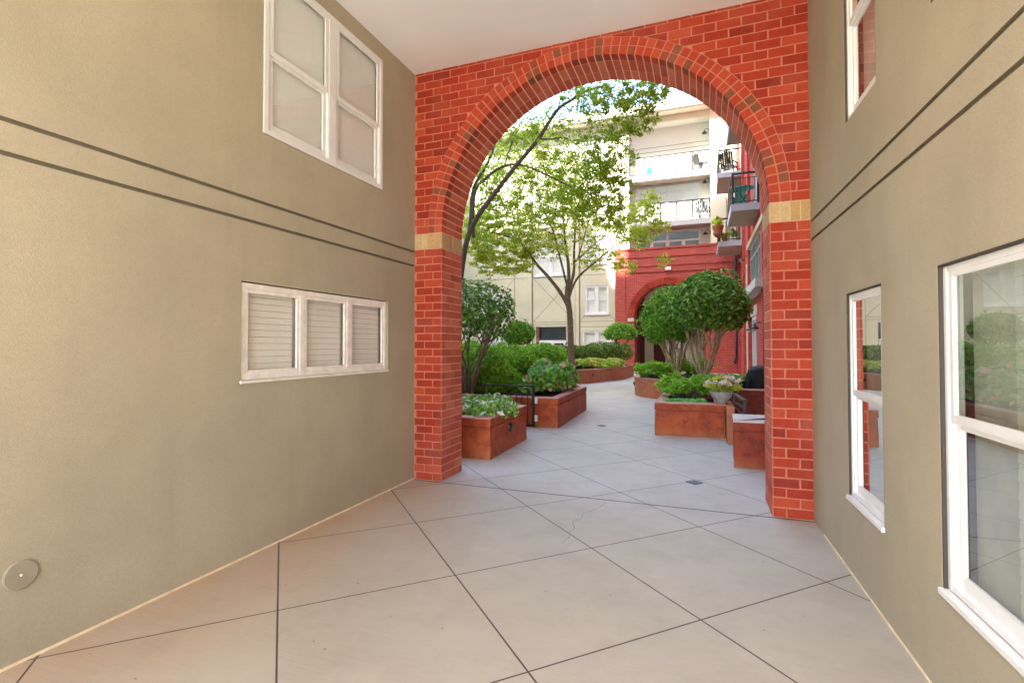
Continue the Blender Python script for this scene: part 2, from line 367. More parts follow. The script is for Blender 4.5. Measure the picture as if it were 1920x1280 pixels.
def leaves(name, cen, nor, size, mat, parent=None, loc=None, width=.5, tilt=.6, fold=.25, jit=.35):
    """one mesh of separate leaf-shaped faces; cen (N,3) positions, nor (N,3) preferred facing"""
    cen = np.asarray(cen, float); N = len(cen)
    nor = np.asarray(nor, float) + rng.normal(0, tilt, (N, 3))
    nor /= np.linalg.norm(nor, axis=1)[:, None] + 1e-9
    t = rng.normal(0, 1, (N, 3)); t -= nor * (t * nor).sum(1)[:, None]; t /= np.linalg.norm(t, axis=1)[:, None] + 1e-9
    bt = np.cross(nor, t)
    L = size * (1 + rng.uniform(-jit, jit * 1.3, N))[:, None]; W = L * width
    c = cen
    v = np.stack([c - t * L * .5, c - t * L * .12 + bt * W * .5 + nor * L * fold * .3, c + t * L * .22 + bt * W * .38 + nor * L * fold * .2, c + t * L * .5 - nor * L * .1,
                  c + t * L * .22 - bt * W * .38 + nor * L * fold * .2, c - t * L * .12 - bt * W * .5 + nor * L * fold * .3], 1).reshape(-1, 3)
    base = Vector(parent['_o']) if parent is not None else Vector(loc if loc is not None else (0, 0, 0))
    v = v - np.array(base)
    me = bpy.data.meshes.new(name)
    me.vertices.add(6 * N); me.vertices.foreach_set('co', v.astype(np.float32).ravel())
    me.loops.add(8 * N); me.polygons.add(2 * N)
    i = np.arange(N)[:, None] * 6
    me.loops.foreach_set('vertex_index', np.hstack([i + 0, i + 1, i + 2, i + 3, i + 0, i + 3, i + 4, i + 5]).astype(np.int32).ravel())
    me.polygons.foreach_set('loop_start', (np.arange(2 * N) * 4).astype(np.int32))
    try: me.polygons.foreach_set('loop_total', np.full(2 * N, 4, np.int32))
    except Exception: pass
    me.materials.append(MT[mat]); me.update(calc_edges=True); me.validate()
    o = bpy.data.objects.new(name, me); COL.objects.link(o)
    if parent is not None: o.parent = parent; o['_o'] = tuple(base)
    else: o.location = base; o['_o'] = tuple(base)
    return o

def shell(c, rad, n, lump=.12, thick=.25, zmin=-1., seed=0):
    """points in the outer shell of a lumpy ellipsoid, with outward directions"""
    r = np.random.default_rng(seed + 5)
    d = r.normal(0, 1, (n * 2, 3)); d /= np.linalg.norm(d, axis=1)[:, None]
    d = d[d[:, 2] > zmin][:n]
    k = r.normal(0, 1, (9, 3)) * 2.4; ph = r.uniform(0, 6.28, 9)
    b = np.sin(d @ k.T + ph).mean(1) * lump * 2.2
    rr = (1 + b) * (1 - thick * r.random(len(d)) ** 1.6)
    return np.array(c) + d * rr[:, None] * np.array(rad), d
def blobs(c, rad, n, k, sub=.35, seed=0, flat=1.0, zbias=.0):
    """clumped cloud: k sub-clumps spread through an ellipsoid"""
    r = np.random.default_rng(seed + 77)
    d = r.normal(0, 1, (k, 3)); d /= np.linalg.norm(d, axis=1)[:, None]
    cc = np.array(c) + d * (r.random((k, 1)) ** .45) * np.array(rad)
    w = r.random(k) + .3; w /= w.sum()
    idx = r.choice(k, n, p=w)
    off = r.normal(0, 1, (n, 3)); off /= np.linalg.norm(off, axis=1)[:, None] ; off *= (r.random((n, 1)) ** .5)
    off *= np.array(rad) * sub * (0.6 + .8 * r.random((k, 1)))[idx] * np.array([1, 1, flat])
    p = cc[idx] + off
    nn = off / (np.linalg.norm(off, axis=1)[:, None] + 1e-6) * .5 + np.array([0, 0, .6])
    return p, nn

# ------------------------------------------------------------------ camera (a level wide-angle view, solved from the photo)
f_px, yaw, pitch, roll, cyo = 945.17, .35796, .01910, -.00129, -10.912
CAM = Vector((0, 0, 1.43))
Fw = Vector((-math.sin(yaw) * math.cos(pitch), math.cos(yaw) * math.cos(pitch), math.sin(pitch)))
Rt = Vector((math.cos(yaw), math.sin(yaw), 0)); Up = Rt.cross(Fw)
R2 = Rt * math.cos(roll) + Up * math.sin(roll); U2 = -Rt * math.sin(roll) + Up * math.cos(roll)
cam = bpy.data.cameras.new('camera'); co = bpy.data.objects.new('camera', cam); COL.objects.link(co)
co.matrix_world = Matrix(((R2.x, U2.x, -Fw.x, CAM.x), (R2.y, U2.y, -Fw.y, CAM.y), (R2.z, U2.z, -Fw.z, CAM.z), (0, 0, 0, 1)))
cam.sensor_width = 36; cam.lens = f_px / 1920 * 36; cam.shift_y = cyo / 1920; cam.clip_end = 1500; cam.clip_start = .02
SC.camera = co
def W(px, py, Y):
    """world point where the sight line of a photo pixel meets the plane y = Y (used to read sizes off the photo)"""
    d = Fw + R2 * ((px - 960) / f_px) + U2 * ((640 + cyo - py) / f_px)
    return CAM + d * (Y / d.y)
def WX(px, py, X):
    d = Fw + R2 * ((px - 960) / f_px) + U2 * ((640 + cyo - py) / f_px)
    return CAM + d * (X / d.x)

# ------------------------------------------------------------------ light
SUN_EL, SUN_AZ = R(52), R(25)           # sun stands behind the viewer's left shoulder
S = Vector((-math.sin(SUN_AZ) * math.cos(SUN_EL), -math.cos(SUN_AZ) * math.cos(SUN_EL), math.sin(SUN_EL)))
w = bpy.data.worlds.new('World'); SC.world = w; w.use_nodes = True
nt = w.node_tree; bg = nt.nodes['Background']
sky = nt.nodes.new('ShaderNodeTexSky'); sky.sky_type = 'NISHITA'; sky.sun_disc = False
sky.sun_elevation = SUN_EL; sky.sun_rotation = math.atan2(S.x, S.y); sky.dust_density = 2.0; sky.air_density = 1.0; sky.ozone_density = 1.0
ln(nt, sky.outputs[0], bg.inputs[0]); bg.inputs[1].default_value = .15
sl = bpy.data.lights.new('sun', 'SUN'); sl.energy = 4.0; sl.angle = R(.5); sl.color = (1, .955, .88)
so = bpy.data.objects.new('sun', sl); COL.objects.link(so); so.rotation_euler = S.to_track_quat('Z', 'Y').to_euler(); so.location = (-20, -40, 50)
SC.view_settings.view_transform = 'Standard'; SC.view_settings.look = 'None'; SC.view_settings.exposure = 3.40; SC.view_settings.gamma = 1
SC.cycles.max_bounces = 12; SC.cycles.diffuse_bounces = 6; SC.cycles.transparent_max_bounces = 12
SC.cycles.use_adaptive_sampling = True
SC.cycles.sample_clamp_indirect = 6
SC.cycles.use_denoising = True

# ------------------------------------------------------------------ ground
XL, XR0, YA, YB, H = -2.894, .9622, 4.7315, 5.21, 4.375
TR = .0228
YR = -2.9                                   # rear mouth of the passage
m = MB(); m.quad((-600, -600, -.008), (600, -600, -.008), (600, 600, -.008), (-600, 600, -.008))
struct(m.build('ground', 'earth'))
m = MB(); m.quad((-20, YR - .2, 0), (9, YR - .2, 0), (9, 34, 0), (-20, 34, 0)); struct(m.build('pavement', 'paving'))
m = MB(); m.quad((-60, -30, -.004), (60, -30, -.004), (60, YR - .2, -.004), (-60, YR - .2, -.004)); struct(m.build('road', 'paving'))

# ------------------------------------------------------------------ windows
def window(parent, F, u0, u1, v0, v1, cols=1, rail=None, n0=-.008, fw=.045, mull=.08, sash=.036, depth=.045, blind='slat', sill=None, fm='white',
           pane='glass', label=None, sidegap=.0, tracks=False, slat=.05):
    m = MB(); d = n0 - depth
    m.fbox(F, u0, u0 + fw, v0, v1, d, n0); m.fbox(F, u1 - fw, u1, v0, v1, d, n0)
    m.fbox(F, u0 + fw, u1 - fw, v1 - fw, v1, d, n0 - .001); m.fbox(F, u0 + fw, u1 - fw, v0, v0 + fw, d, n0 - .001)
    cw = (u1 - u0 - 2 * fw - mull * (cols - 1)) / cols; R_ = []
    for i in range(cols):
        a = u0 + fw + i * (cw + mull); R_.append((a, a + cw))
        if i: m.fbox(F, a - mull, a, v0 + fw, v1 - fw, d, n0 - .002)
    if isinstance(cols, int) and cols and tracks:          # stepped inner jamb track
        for a, b in R_:
            m.fbox(F, a, a + .014, v0 + fw, v1 - fw, d, n0 - .006); m.fbox(F, b - .014, b, v0 + fw, v1 - fw, d, n0 - .006)
    wo = m.build('window', fm, parent, bevel=.003 if parent.get('near') else 0)
    if label: wo['label'] = label
    s = MB(); g = MB(); bl = MB(); k = .016 if tracks else 0
    for a, b in R_:
        a += k; b -= k
        lo, hi = v0 + fw, v1 - fw
        def ring(c, e, n1, n2, sw, top=None, bot=None):
            s.fbox(F, a, a + sw, c, e, n1, n2); s.fbox(F, b - sw, b, c, e, n1, n2)
            s.fbox(F, a + sw, b - sw, e - (top or sw), e, n1, n2 - .0005); s.fbox(F, a + sw, b - sw, c, c + (bot or sw), n1, n2 - .0005)
        if rail:
            ring(rail - .004, hi, n0 - .018, n0 - .004, sash * .75, bot=.036)
            g.quad(F(a, rail, n0 - .012), F(b, rail, n0 - .012), F(b, hi, n0 - .012), F(a, hi, n0 - .012))
            ring(lo, rail + .012, n0 - .036, n0 - .020, sash, top=.038, bot=.05)
            g.quad(F(a, lo, n0 - .029), F(b, lo, n0 - .029), F(b, rail, n0 - .029), F(a, rail, n0 - .029))
        else:
            ring(lo, hi, n0 - .026, n0 - .006, sash)
            g.quad(F(a, lo, n0 - .016), F(b, lo, n0 - .016), F(b, hi, n0 - .016), F(a, hi, n0 - .016))
        nb = d - .012
        if blind == 'slat':
            v = hi
            while v > lo:
                c = max(lo - .01, v - slat * .93)
                bl.quad(F(a - .01, c, nb + .001), F(b + .01 - sidegap, c, nb + .001), F(b + .01 - sidegap, v, nb - .003), F(a - .01, v, nb - .003)); v -= slat
            bl.quad(F(a - .01, lo, nb - .008), F(b + .01, lo, nb - .008), F(b + .01, hi, nb - .008), F(a - .01, hi, nb - .008), 1)
        elif blind == 'shade':
            bl.quad(F(a - .01, lo, nb), F(b + .01, lo, nb), F(b + .01, hi, nb), F(a - .01, hi, nb))
        elif blind == 'half':
            bl.quad(F(a - .01, lo, nb - .02), F(b + .01, lo, nb - .02), F(b + .01, hi, nb - .02), F(a - .01, hi, nb - .02), 1)
            if (b - a) > .6:                                # a slatted blind pulled across the near part only
                v = hi
                while v > lo + .05:
                    bl.quad(F(a - .01, v - slat * .95, nb + .001), F(b - .30, v - slat * .95, nb + .001), F(b - .30, v, nb - .003), F(a - .01, v, nb - .003)); v -= slat
    s.build('sash', fm, wo); g.build('pane', pane, wo)
    if bl.v: bl.build('blind', ['blind' if blind == 'slat' else 'shade' if blind == 'shade' else 'greyblind', 'room'], wo)
    if sill:
        q = MB(); q.fbox(F, u0 - .012, u1 + .012, v0 - sill[1], v0 - .002, -.02, sill[0]); q.build('sill', fm, wo, bevel=.004)
    return wo

GROOVES = [(2.2755, 2.2975), (2.4275, 2.4495)]
# left stucco wall
lw = thing('stucco_wall', (XL, 1.0, 0), 'tan stucco wall left of the arch with a high window pair and a low three-pane window', 'wall')
FL = frame((XL, 0, 0), (0, 1, 0), (0, 0, 1), (1, 0, 0))
HL = [(2.70, 4.135, 2.935, 4.215), (2.535, 4.235, 1.178, 1.868)]
m = MB(); panel(m, FL, YR, YA, 0, H, HL, GROOVES, depth=.12); m.build('wall_face', ['stucco', 'groove'], lw)
m = MB(); m.fbox(FL, YR, YA - .001, .0005, .011, 0, .010); m.build('floor_sealant', 'seal', lw)
lw['near'] = 1
window(lw, FL, 2.705, 4.130, 2.940, 4.210, cols=2, rail=3.535, n0=.006, fw=.042, mull=.085, blind='shade', tracks=True, label='high pair of white double-hung windows with plain shades')
m_ = window(lw, FL, 2.540, 4.230, 1.195, 1.860, cols=3, n0=-.012, fw=.04, mull=.05, sash=.026, blind='slat', fm='whiteworn', sidegap=.035, sill=(.012, .022), slat=.047, label='low three-pane window with slatted blinds drawn')
m = MB(); m.lathe([(.066, 0), (.066, .006), (.060, .009), (.0, .009)], (XL, 1.377, .395), 28, axis='x', smooth=False); cp = m.build('cleanout_cover', 'cover', lw)
m = MB(); m.lathe([(.006, .009), (.006, .012), (0, .013)], (XL, 1.377, .395), 12, axis='x'); m.build('screw', 'steel', cp)

# right stucco wall (runs a degree or so off parallel)
U = Vector((-TR, 1, 0)).normalized(); N = Vector((-1, -TR, 0)).normalized()
FR = frame((XR0, 0, 0), U, (0, 0, 1), N)
rw = thing('stucco_wall', (XR0 - .03, 1.0, 0), 'tan stucco wall right of the arch with tall sash windows set into it', 'wall')
HR = [(3.155, 3.775, .475, 1.755), (1.74, 2.525, .452, 1.752), (3.185, 3.745, 2.84, 4.1), (1.93, 2.545, 2.84, 4.1)]
m = MB(); panel(m, FR, YR, YA, 0, H, HR, GROOVES, depth=.16); m.build('wall_face', ['stucco', 'groove'], rw)
m = MB(); m.fbox(FR, YR, 4.40, .0005, .009, 0, .007); m.build('floor_sealant', 'seal', rw)
rw['near'] = 1
for (a, b, c, d), rail, bl, lb, nn in ((HR[0], 1.118, 'half', 'sash window nearest the arch in the lower row', -.014), (HR[1], 1.125, 'half', 'large sash window at the right edge, its blind half visible', -.015),
                            (HR[2], 3.44, 'half', 'upper sash window nearest the arch reflecting red brick', -.012), (HR[3], 3.44, 'half', 'upper sash window cut off by the top of the picture', -.012)):
    window(rw, FR, a + .008, b - .008, c + .006, d - .008, rail=rail, n0=nn, fw=.027, sash=.027, depth=.05, blind=bl, tracks=True, pane='glass2' if c < 2 else 'glass', sill=(.016, .028) if c < 2 else None, fm='white', label=lb, slat=.062)
m = MB()
for a, b, c, d in HR:                                     # dark gaps round the frames, with the jambs' shade painted in
    for q in ((a, a + .008, c, d), (b - .010, b, c, d), (a, b, d - .008, d)): m.fbox(FR, *q, -.12, -.0015)
m.build('jamb_shadow', 'darkgap', rw)
# ceiling of the passage, with unseen added storeys over it
pb = thing('passage_ceiling_and_shading_mass', (-1, .4, 0), 'white plastered ceiling and unseen storeys above it, added to shade the courtyard', 'building')
m = MB(); m.box(XL - .1, 1.3, YR, YA, H, H + .2); m.build('ceiling', 'ceil', pb)
m = MB()
m.box(-14.1, 9, YR, YB - .004, H + .2, 41.2); m.box(-16.3, -14.1, YR, YB - .004, H + .2, 36.9); m.box(-45, -16.3, YR, YB - .004, 0, 40.4)  # unseen mass, its height and roof notch shaped to place sun and shadow
m.box(-16.3, XL - .26, YR, YB - .004, 0, H + .2); m.box(1.32, 9, YR, YB - .004, 0, H + .2)
m.build('shading_mass', 'stucco_far', pb)
# the building across the lane behind the viewer

# ------------------------------------------------------------------ brick arch
aw = thing('brick_arch', (-1.006, YA, 0), 'red brick archway with a double ring of header bricks and buff impost bands', 'arch')
CX, CZ, RI, RO = -1.006, 2.627, 1.561, 1.718
XA, XB = CX - RI, CX + RI
XRA = XR0 - TR * YA + .004
def archwall(m, y, xl, xr, zt, cx, cz, r, n=48, z0=0, mi=0):
    pts = [(cx - r * math.cos(math.pi * i / n), cz + r * math.sin(math.pi * i / n)) for i in range(n + 1)]
    m.quad((xl, y, z0), (cx - r, y, z0), (cx - r, y, cz), (xl, y, cz), mi); m.quad((cx + r, y, z0), (xr, y, z0), (xr, y, cz), (cx + r, y, cz), mi)
    m.quad((xl, y, cz), (cx - r, y, cz), (cx - r, y, zt), (xl, y, zt), mi); m.quad((cx + r, y, cz), (xr, y, cz), (xr, y, zt), (cx + r, y, zt), mi)
    for p, q in zip(pts[:-1], pts[1:]): m.quad((p[0], y, p[1]), (q[0], y, q[1]), (q[0], y, zt), (p[0], y, zt), mi)
    return pts
def archsoffit(m, pts, y0, y1, x0, x1, z0=0, mi=0):
    for p, q in zip(pts[:-1], pts[1:]): m.quad((p[0], y0, p[1]), (q[0], y0, q[1]), (q[0], y1, q[1]), (p[0], y1, p[1]), mi)
    for x, z in ((x0, pts[0][1]), (x1, pts[-1][1])): m.quad((x, y0, z0), (x, y1, z0), (x, y1, z), (x, y0, z), mi)
P = .005
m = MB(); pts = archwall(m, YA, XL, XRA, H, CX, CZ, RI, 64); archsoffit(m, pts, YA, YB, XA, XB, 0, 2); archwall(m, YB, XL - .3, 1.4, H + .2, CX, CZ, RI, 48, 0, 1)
m.build('mortar_bed', ['mortar', 'brickX', 'litmortar'], aw)
CH, BW, J = .082, .203, .0115
def clip(poly, c, d, r):
    out = []
    for i in range(len(poly)):
        p, q = poly[i], poly[(i + 1) % len(poly)]
        sp = (p[0] - c[0]) * d[0] + (p[1] - c[1]) * d[1] - r; sq = (q[0] - c[0]) * d[0] + (q[1] - c[1]) * d[1] - r
        if sp >= 0: out.append(p)
        if sp * sq < 0: t = sp / (sp - sq); out.append((p[0] + (q[0] - p[0]) * t, p[1] + (q[1] - p[1]) * t))
    return out
def xzprism(m, poly, y0, y1, mi=0):
    n = len(poly); e = random.uniform(-.0012, .0012)
    v = [(x, y0 + e, z) for x, z in poly] + [(x, y1, z) for x, z in poly]
    m.add(v, [tuple(range(n))] + [(i, (i + 1) % n, n + (i + 1) % n, n + i) for i in range(n)], mi)
FBS = {-1: MB(), 1: MB(), 0: MB()}; RVS = {-1: MB(), 1: MB()}; fb = FBS[0]
def brickrow(z0, z1, odd, side):
    # running bond counted from the edge of the opening outwards
    if side < 0: e0, lim, s = XA, XL, -1
    else: e0, lim, s = XB, XRA, 1
    cell = []; x = e0
    if z0 > 2.5: x = CX - s * 0.0; off = 0
    if z0 < 2.5:
        first = BW if odd else BW / 2
        a = 0
        while a < abs(lim - e0):
            b = a + (first if a == 0 else BW); cell.append((e0 + s * a, e0 + s * min(b, abs(lim - e0)))); a = b
    else:
        ph = (XA if side < 0 else XB) + (0 if odd else s * BW / 2)
        k0 = math.floor((CX - ph) / BW) - 1
        for k in range(k0 - 16, k0 + 20):
            a, b = ph + k * BW, ph + (k + 1) * BW
            if side < 0: a, b = max(a, XL), min(b, CX)
            else: a, b = max(a, CX), min(b, XRA)
            if b - a > .02: cell.append((a, b))
    for a, b in cell:
        a, b = min(a, b) + J / 2, max(a, b) - J / 2
        if abs(max(a, b) - CX) < J and z0 > 2.5: b += J / 2
        if b - a < .012: continue
        j = lambda: random.uniform(-.0022, .0022)
        poly = [(a + j(), z0 + j()), (b + j(), z0 + j()), (b + j(), z1 + j()), (a + j(), z1 + j())]
        if z0 > 2.5:
            mx, mz = (a + b) / 2 - CX, (z0 + z1) / 2 - CZ; l = math.hypot(mx, mz)
            far = max(math.hypot(p[0] - CX, p[1] - CZ) for p in poly)
            if far < RO + .012: continue
            poly = clip(poly, (CX, CZ), (mx / l, mz / l), RO + .008)
            if len(poly) < 3: continue
            ar = abs(sum(poly[i][0] * poly[(i + 1) % len(poly)][1] - poly[(i + 1) % len(poly)][0] * poly[i][1] for i in range(len(poly)))) / 2
            if ar < .0007: continue
        xzprism(fb, poly, YA - P, YA)
for k in range(30):
    for sd in (-1, 1): fb = FBS[sd]; brickrow(k * CH + J / 2, (k + 1) * CH - J / 2, k % 2, sd)
    for x, s in ((XA, 1), (XB, -1)):                       # reveals
        y = YA - P; first = BW / 2 if k % 2 else BW; a = 0; T = YB - y
        while a < T - .02:
            b = min(T, a + (first if a == 0 else BW))
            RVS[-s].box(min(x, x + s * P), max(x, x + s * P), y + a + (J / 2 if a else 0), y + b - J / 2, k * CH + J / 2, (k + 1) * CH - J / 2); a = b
k = 0; z = 2.627; fb = FBS[0]
while z < H - .02:
    for sd in (-1, 1): brickrow(z + J / 2, min(z + CH - J / 2, H - .001), k % 2, sd)
    z += CH; k += 1
FBS[0].build('spandrel_bricks', 'brick', aw)
for sd in (-1, 1): FBS[sd].build('pier_bricks', 'brick', aw); RVS[sd].build('reveal_bricks', 'litbrick', aw)
# two header rings and the soffit bricks
def ringbricks(m, r0, r1, n, y0, y1, ph=0.):
    for i in range(n):
        a0 = math.pi * (i + ph) / n; a1 = math.pi * (i + 1 + ph) / n; g = J * .6 / r0
        a0 += g; a1 -= g
        if a1 > math.pi: continue
        e = random.uniform(-.0015, .0015); c = []
        for y in (y0 + e, y1):
            for r, a in ((r0, a0), (r1, a0), (r1, a1), (r0, a1)): c.append((CX - r * math.cos(a), y, CZ + r * math.sin(a)))
        m.add(c, [(0, 1, 2, 3), (0, 1, 5, 4), (1, 2, 6, 5), (2, 3, 7, 6), (3, 0, 4, 7), (4, 5, 6, 7)])
rb = MB(); sb_ = MB(); NB = 64
ringbricks(rb, RI + .085, RO, NB, YA - P - .003, YA); ringbricks(rb, RI - .004, RI + .073, NB, YA - P - .003, YA + .098)
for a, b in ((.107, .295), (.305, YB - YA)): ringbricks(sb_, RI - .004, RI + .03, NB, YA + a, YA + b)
rb.build('arch_ring', 'ringbrick', aw); sb_.build('soffit_bricks', 'litbrick', aw)
for x0, x1, fx, s in ((XL + .001, XA, XA, 1), (XB, XRA, XB, -1)):
    m = MB(); b = MB(); n = 4; zz0, zz1 = 2.466, 2.621
    wd = (x1 - x0) / n
    m.box(x0, x1, YA - .002, YA + .001, 2.4605, 2.6265); m.box(min(fx, fx + s * .002), max(fx, fx + s * .002), YA - .002, YB, 2.4605, 2.6265)
    for i in range(n): b.box(x0 + i * wd + .004, x0 + (i + 1) * wd - .004, YA - P - .003, YA, zz0, zz1)
    n = 6; T = YB - YA + P
    for i in range(n): b.box(min(fx, fx + s * (P + .003)), max(fx, fx + s * (P + .003)), YA - P + T / n * i + .003, YA - P + T / n * (i + 1) - .004, zz0, zz1)
    io = m.build('impost', 'bufmortar', aw); b.build('soldier_bricks', 'bufbrick', io)

# ------------------------------------------------------------------ planters
def inset(poly, d):
    n = len(poly); out = []
    A = sum(poly[i][0] * poly[(i + 1) % n][1] - poly[(i + 1) % n][0] * poly[i][1] for i in range(n)); s = 1 if A > 0 else -1
    for i in range(n):
        p0, p1, p2 = Vector(poly[i - 1]), Vector(poly[i]), Vector(poly[(i + 1) % n])
        e1, e2 = (p1 - p0).normalized(), (p2 - p1).normalized()
        n1, n2 = Vector((-e1.y, e1.x)) * s, Vector((-e2.y, e2.x)) * s
        b = (n1 + n2); b = b / max(.2, (1 + n1.dot(n2)))
        q = p1 + b * d; out.append((q.x, q.y))
    return out
def ringprism(m, outer, inner, z0, z1, mi=0):
    n = len(outer)
    v = [(x, y, z) for z in (z0, z1) for P_ in (outer, inner) for x, y in P_]
    f = []
    for i in range(n):
        j = (i + 1) % n
        f += [(i, j, 2 * n + j, 2 * n + i), (n + i, n + j, 3 * n + j, 3 * n + i), (2 * n + i, 2 * n + j, 3 * n + j, 3 * n + i), (i, j, n + j, n + i)]
    m.add(v, f, mi)
def planter(label, poly, h=.52, mat='copper', cap='cap', rim=.13, lights=(), soil=True, capmat=None):
    cx = sum(p[0] for p in poly) / len(poly); cy = sum(p[1] for p in poly) / len(poly)
    t = thing('planter', (cx, cy, 0), label, 'planter', 'raised courtyard planters')
    m = MB(); ringprism(m, poly, inset(poly, .06), 0.004, h - .125); ringprism(m, inset(poly, .014), inset(poly, .06), h - .125, h - .105)
    m.build('body', mat, t, bevel=.006)
    m = MB(); o = inset(poly, -.004); ringprism(m, o, inset(poly, rim), h - .105, h - .012); m.build('rim_band', mat, t, bevel=.006)
    m = MB(); ringprism(m, inset(poly, -.010), inset(poly, rim + .01), h - .012, h); m.build('cap', cap, t, bevel=.005)
    if soil:
        m = MB(); q = inset(poly, .05); m.prism(q, .3, h - .05); m.build('mulch', 'soil', t)
    for (x, y, z, nx, ny) in lights:
        m = MB(); a = math.atan2(ny, nx)
        for r0, d0, r1, d1 in ((.052, 0, .046, .018), (.046, .018, .03, .03)):
            pass
        prof = [(.052, 0), (.05, .016), (.034, .03), (.0, .034)]; nn = 20; v = []
        for r, d in prof:
            for j in range(nn):
                b = 2 * math.pi * j / nn; u = r * math.cos(b); ww = r * 1.25 * math.sin(b)
                v.append((x + nx * d - ny * u, y + ny * d + nx * u, z + ww))
        f = [(i * nn + j, i * nn + (j + 1) % nn, (i + 1) * nn + (j + 1) % nn, (i + 1) * nn + j) for i in range(3) for j in range(nn)]
        m.add(v, f, 0, True); m.build('step_light', 'black', t)
    return t
planter('rust-toned planter just beyond the left pier holding variegated plants', [(-4.3, 5.80), (-2.47, 5.82), (-2.50, 7.30), (-4.3, 7.30)], lights=[(-2.482, 6.55, .30, 1, 0)])
planter('long rust-toned planter behind the low metal rail, with pink impatiens', [(-6.5, 8.47), (-2.31, 8.42), (-2.38, 11.06), (-3.3, 12.4), (-6.5, 14.5)])
planter('rust-orange planter right of the path with a fluffy green juniper', [(-.69, 8.35), (.34, 8.39), (.34, 9.5), (.1, 11.0), (-.66, 11.0)])
planter('small rust-red block planter right behind the right pier, with a pale top', [(.36, 6.46), (1.75, 6.44), (1.75, 7.1), (.385, 7.1)], mat='copper_mid', cap='palecap', soil=False, rim=.4, h=.545)
planter('dark red raised planter beneath the covered grill', [(-.02, 9.62), (1.8, 9.62), (1.8, 13.2), (.42, 13.2)], h=.66, mat='copper2', cap='cap')
rp = [(-.05 + 1.78 * math.cos(2 * math.pi * i / 56), 15.3 + 1.78 * math.sin(2 * math.pi * i / 56)) for i in range(56)]
planter('round terracotta planter under the pair of clipped trees', rp, mat='copper3', cap='cap', lights=[(-1.80, 14.92, .33, -.98, -.2)])
planter('far angular planter full of yellow-green bedding left of the path', [(-9.5, 18.0), (-4.62, 18.35), (-3.98, 18.55), (-3.02, 21.6), (-2.95, 24.2), (-9.5, 24.2)], mat='copper3', lights=[(-3.84, 19.0, .3, .954, -.3)])
# return pilaster of the juniper planter beside the rail
m = MB(); m.box(.352, .452, 7.93, 8.9, .004, .50); m.box(.346, .458, 7.924, 8.91, .50, .52)
tag(m.build('planter_end_wall', 'copper3', None, (.40, 8.4, 0), bevel=.005), 'narrow end wall beside the orange planter, next to the black rail', 'wall')

# ------------------------------------------------------------------ low metal rails
def rail(label, a, b, top, hinge=False, slats=0):
    a, b = Vector(a), Vector(b); L = (b - a).length; u = (b - a) / L; nrm = Vector((-u.y, u.x, 0))
    t = thing('metal_gate', (a.x, a.y, 0), label, 'gate')
    F = frame(a, u, (0, 0, 1), nrm)
    m = MB(); m.fbox(F, -.02, L + .02, top - .028, top, -.03, .03); m.build('top_rail', 'black', t, bevel=.006)
    for x in (0, L): m = MB(); m.fbox(F, x - .02, x + .02, .01, top - .028, -.02, .02); m.build('post', 'black', t)
    if slats:
        for i in range(slats):
            m = MB(); z = top - .10 - i * .105; m.fbox(F, .02, L - .02, z - .035, z, -.012, .012); m.build('slat', 'black', t, bevel=.004)
    else:
        m = MB(); m.fbox(F, .02, L - .02, top - .165, top - .145, -.012, .012); m.build('rail', 'black', t); m = MB(); m.fbox(F, .02, L - .02, .03, .055, -.014, .014); m.build('rail', 'black', t)
        for i in range(1, 9): m = MB(); x = L * i / 9; m.fbox(F, x - .007, x + .007, .055, top - .165, -.007, .007); m.build('bar', 'black', t)
    if hinge:
        for z in (.16, .47): m = MB(); m.fbox(F, -.075, -.022, z - .055, z + .055, -.014, .014); m.build('hinge', 'white', t, bevel=.004)
    return t
rail('low black metal rail gate hinged between the two left planters', (-2.74, 8.39, 0), (-3.68, 8.36, 0), .735, hinge=True)
rail('low black metal rail with flat slats between the right planters', (.535, 7.25, 0), (.47, 8.25, 0), .715, slats=5)

# ------------------------------------------------------------------ drains and a pot
for (x, y), lb in (((-.075, 5.60), 'small slate-coloured floor drain on the pavement just beyond the arch'), ((-1.66, 8.97), 'small floor drain farther along the courtyard path')):
    m = MB(); r = .085
    m.prism([(x + r * math.cos(a), y + r * math.sin(a)) for a in (0, math.pi / 2, math.pi, 1.5 * math.pi)], .003, .008)
    t = m.build('floor_drain', 'drain', None, (x, y, 0)); tag(t, lb, 'drain')
    g = MB()
    for i in range(-2, 3): g.prism([(x + i * .022 + u * .05 * c - .0 , y + i * .022 * 0 + v) for u, v, c in ((-.05, -.045, 1), (.05, -.045, 1), (.05, .045, 1), (-.05, .045, 1))], .008, .0095)
    g.build('grate_slots', 'black', t)
px = (.30, 8.62)
t = thing('potted_plant', (px[0], px[1], .52), 'grey bowl pot of cream flowers at the end of the orange planter', 'potted plant')
m = MB(); m.lathe([(.07, 0), (.075, .015), (.15, .10), (.175, .17), (.18, .185), (.165, .185), (.155, .15), (0, .15)], (px[0], px[1], .52), 28); m.build('pot', 'pot', t)
c, n = blobs((px[0], px[1], .80), (.27, .22, .11), 500, 14, .35, 3); leaves('foliage', c, n, .07, 'leaf_bright', t)
c, n = blobs((px[0] + .02, px[1] - .03, .85), (.30, .22, .10), 330, 26, .16, 4); leaves('blooms', c, n, .06, 'petal', t, width=.8, tilt=.9)

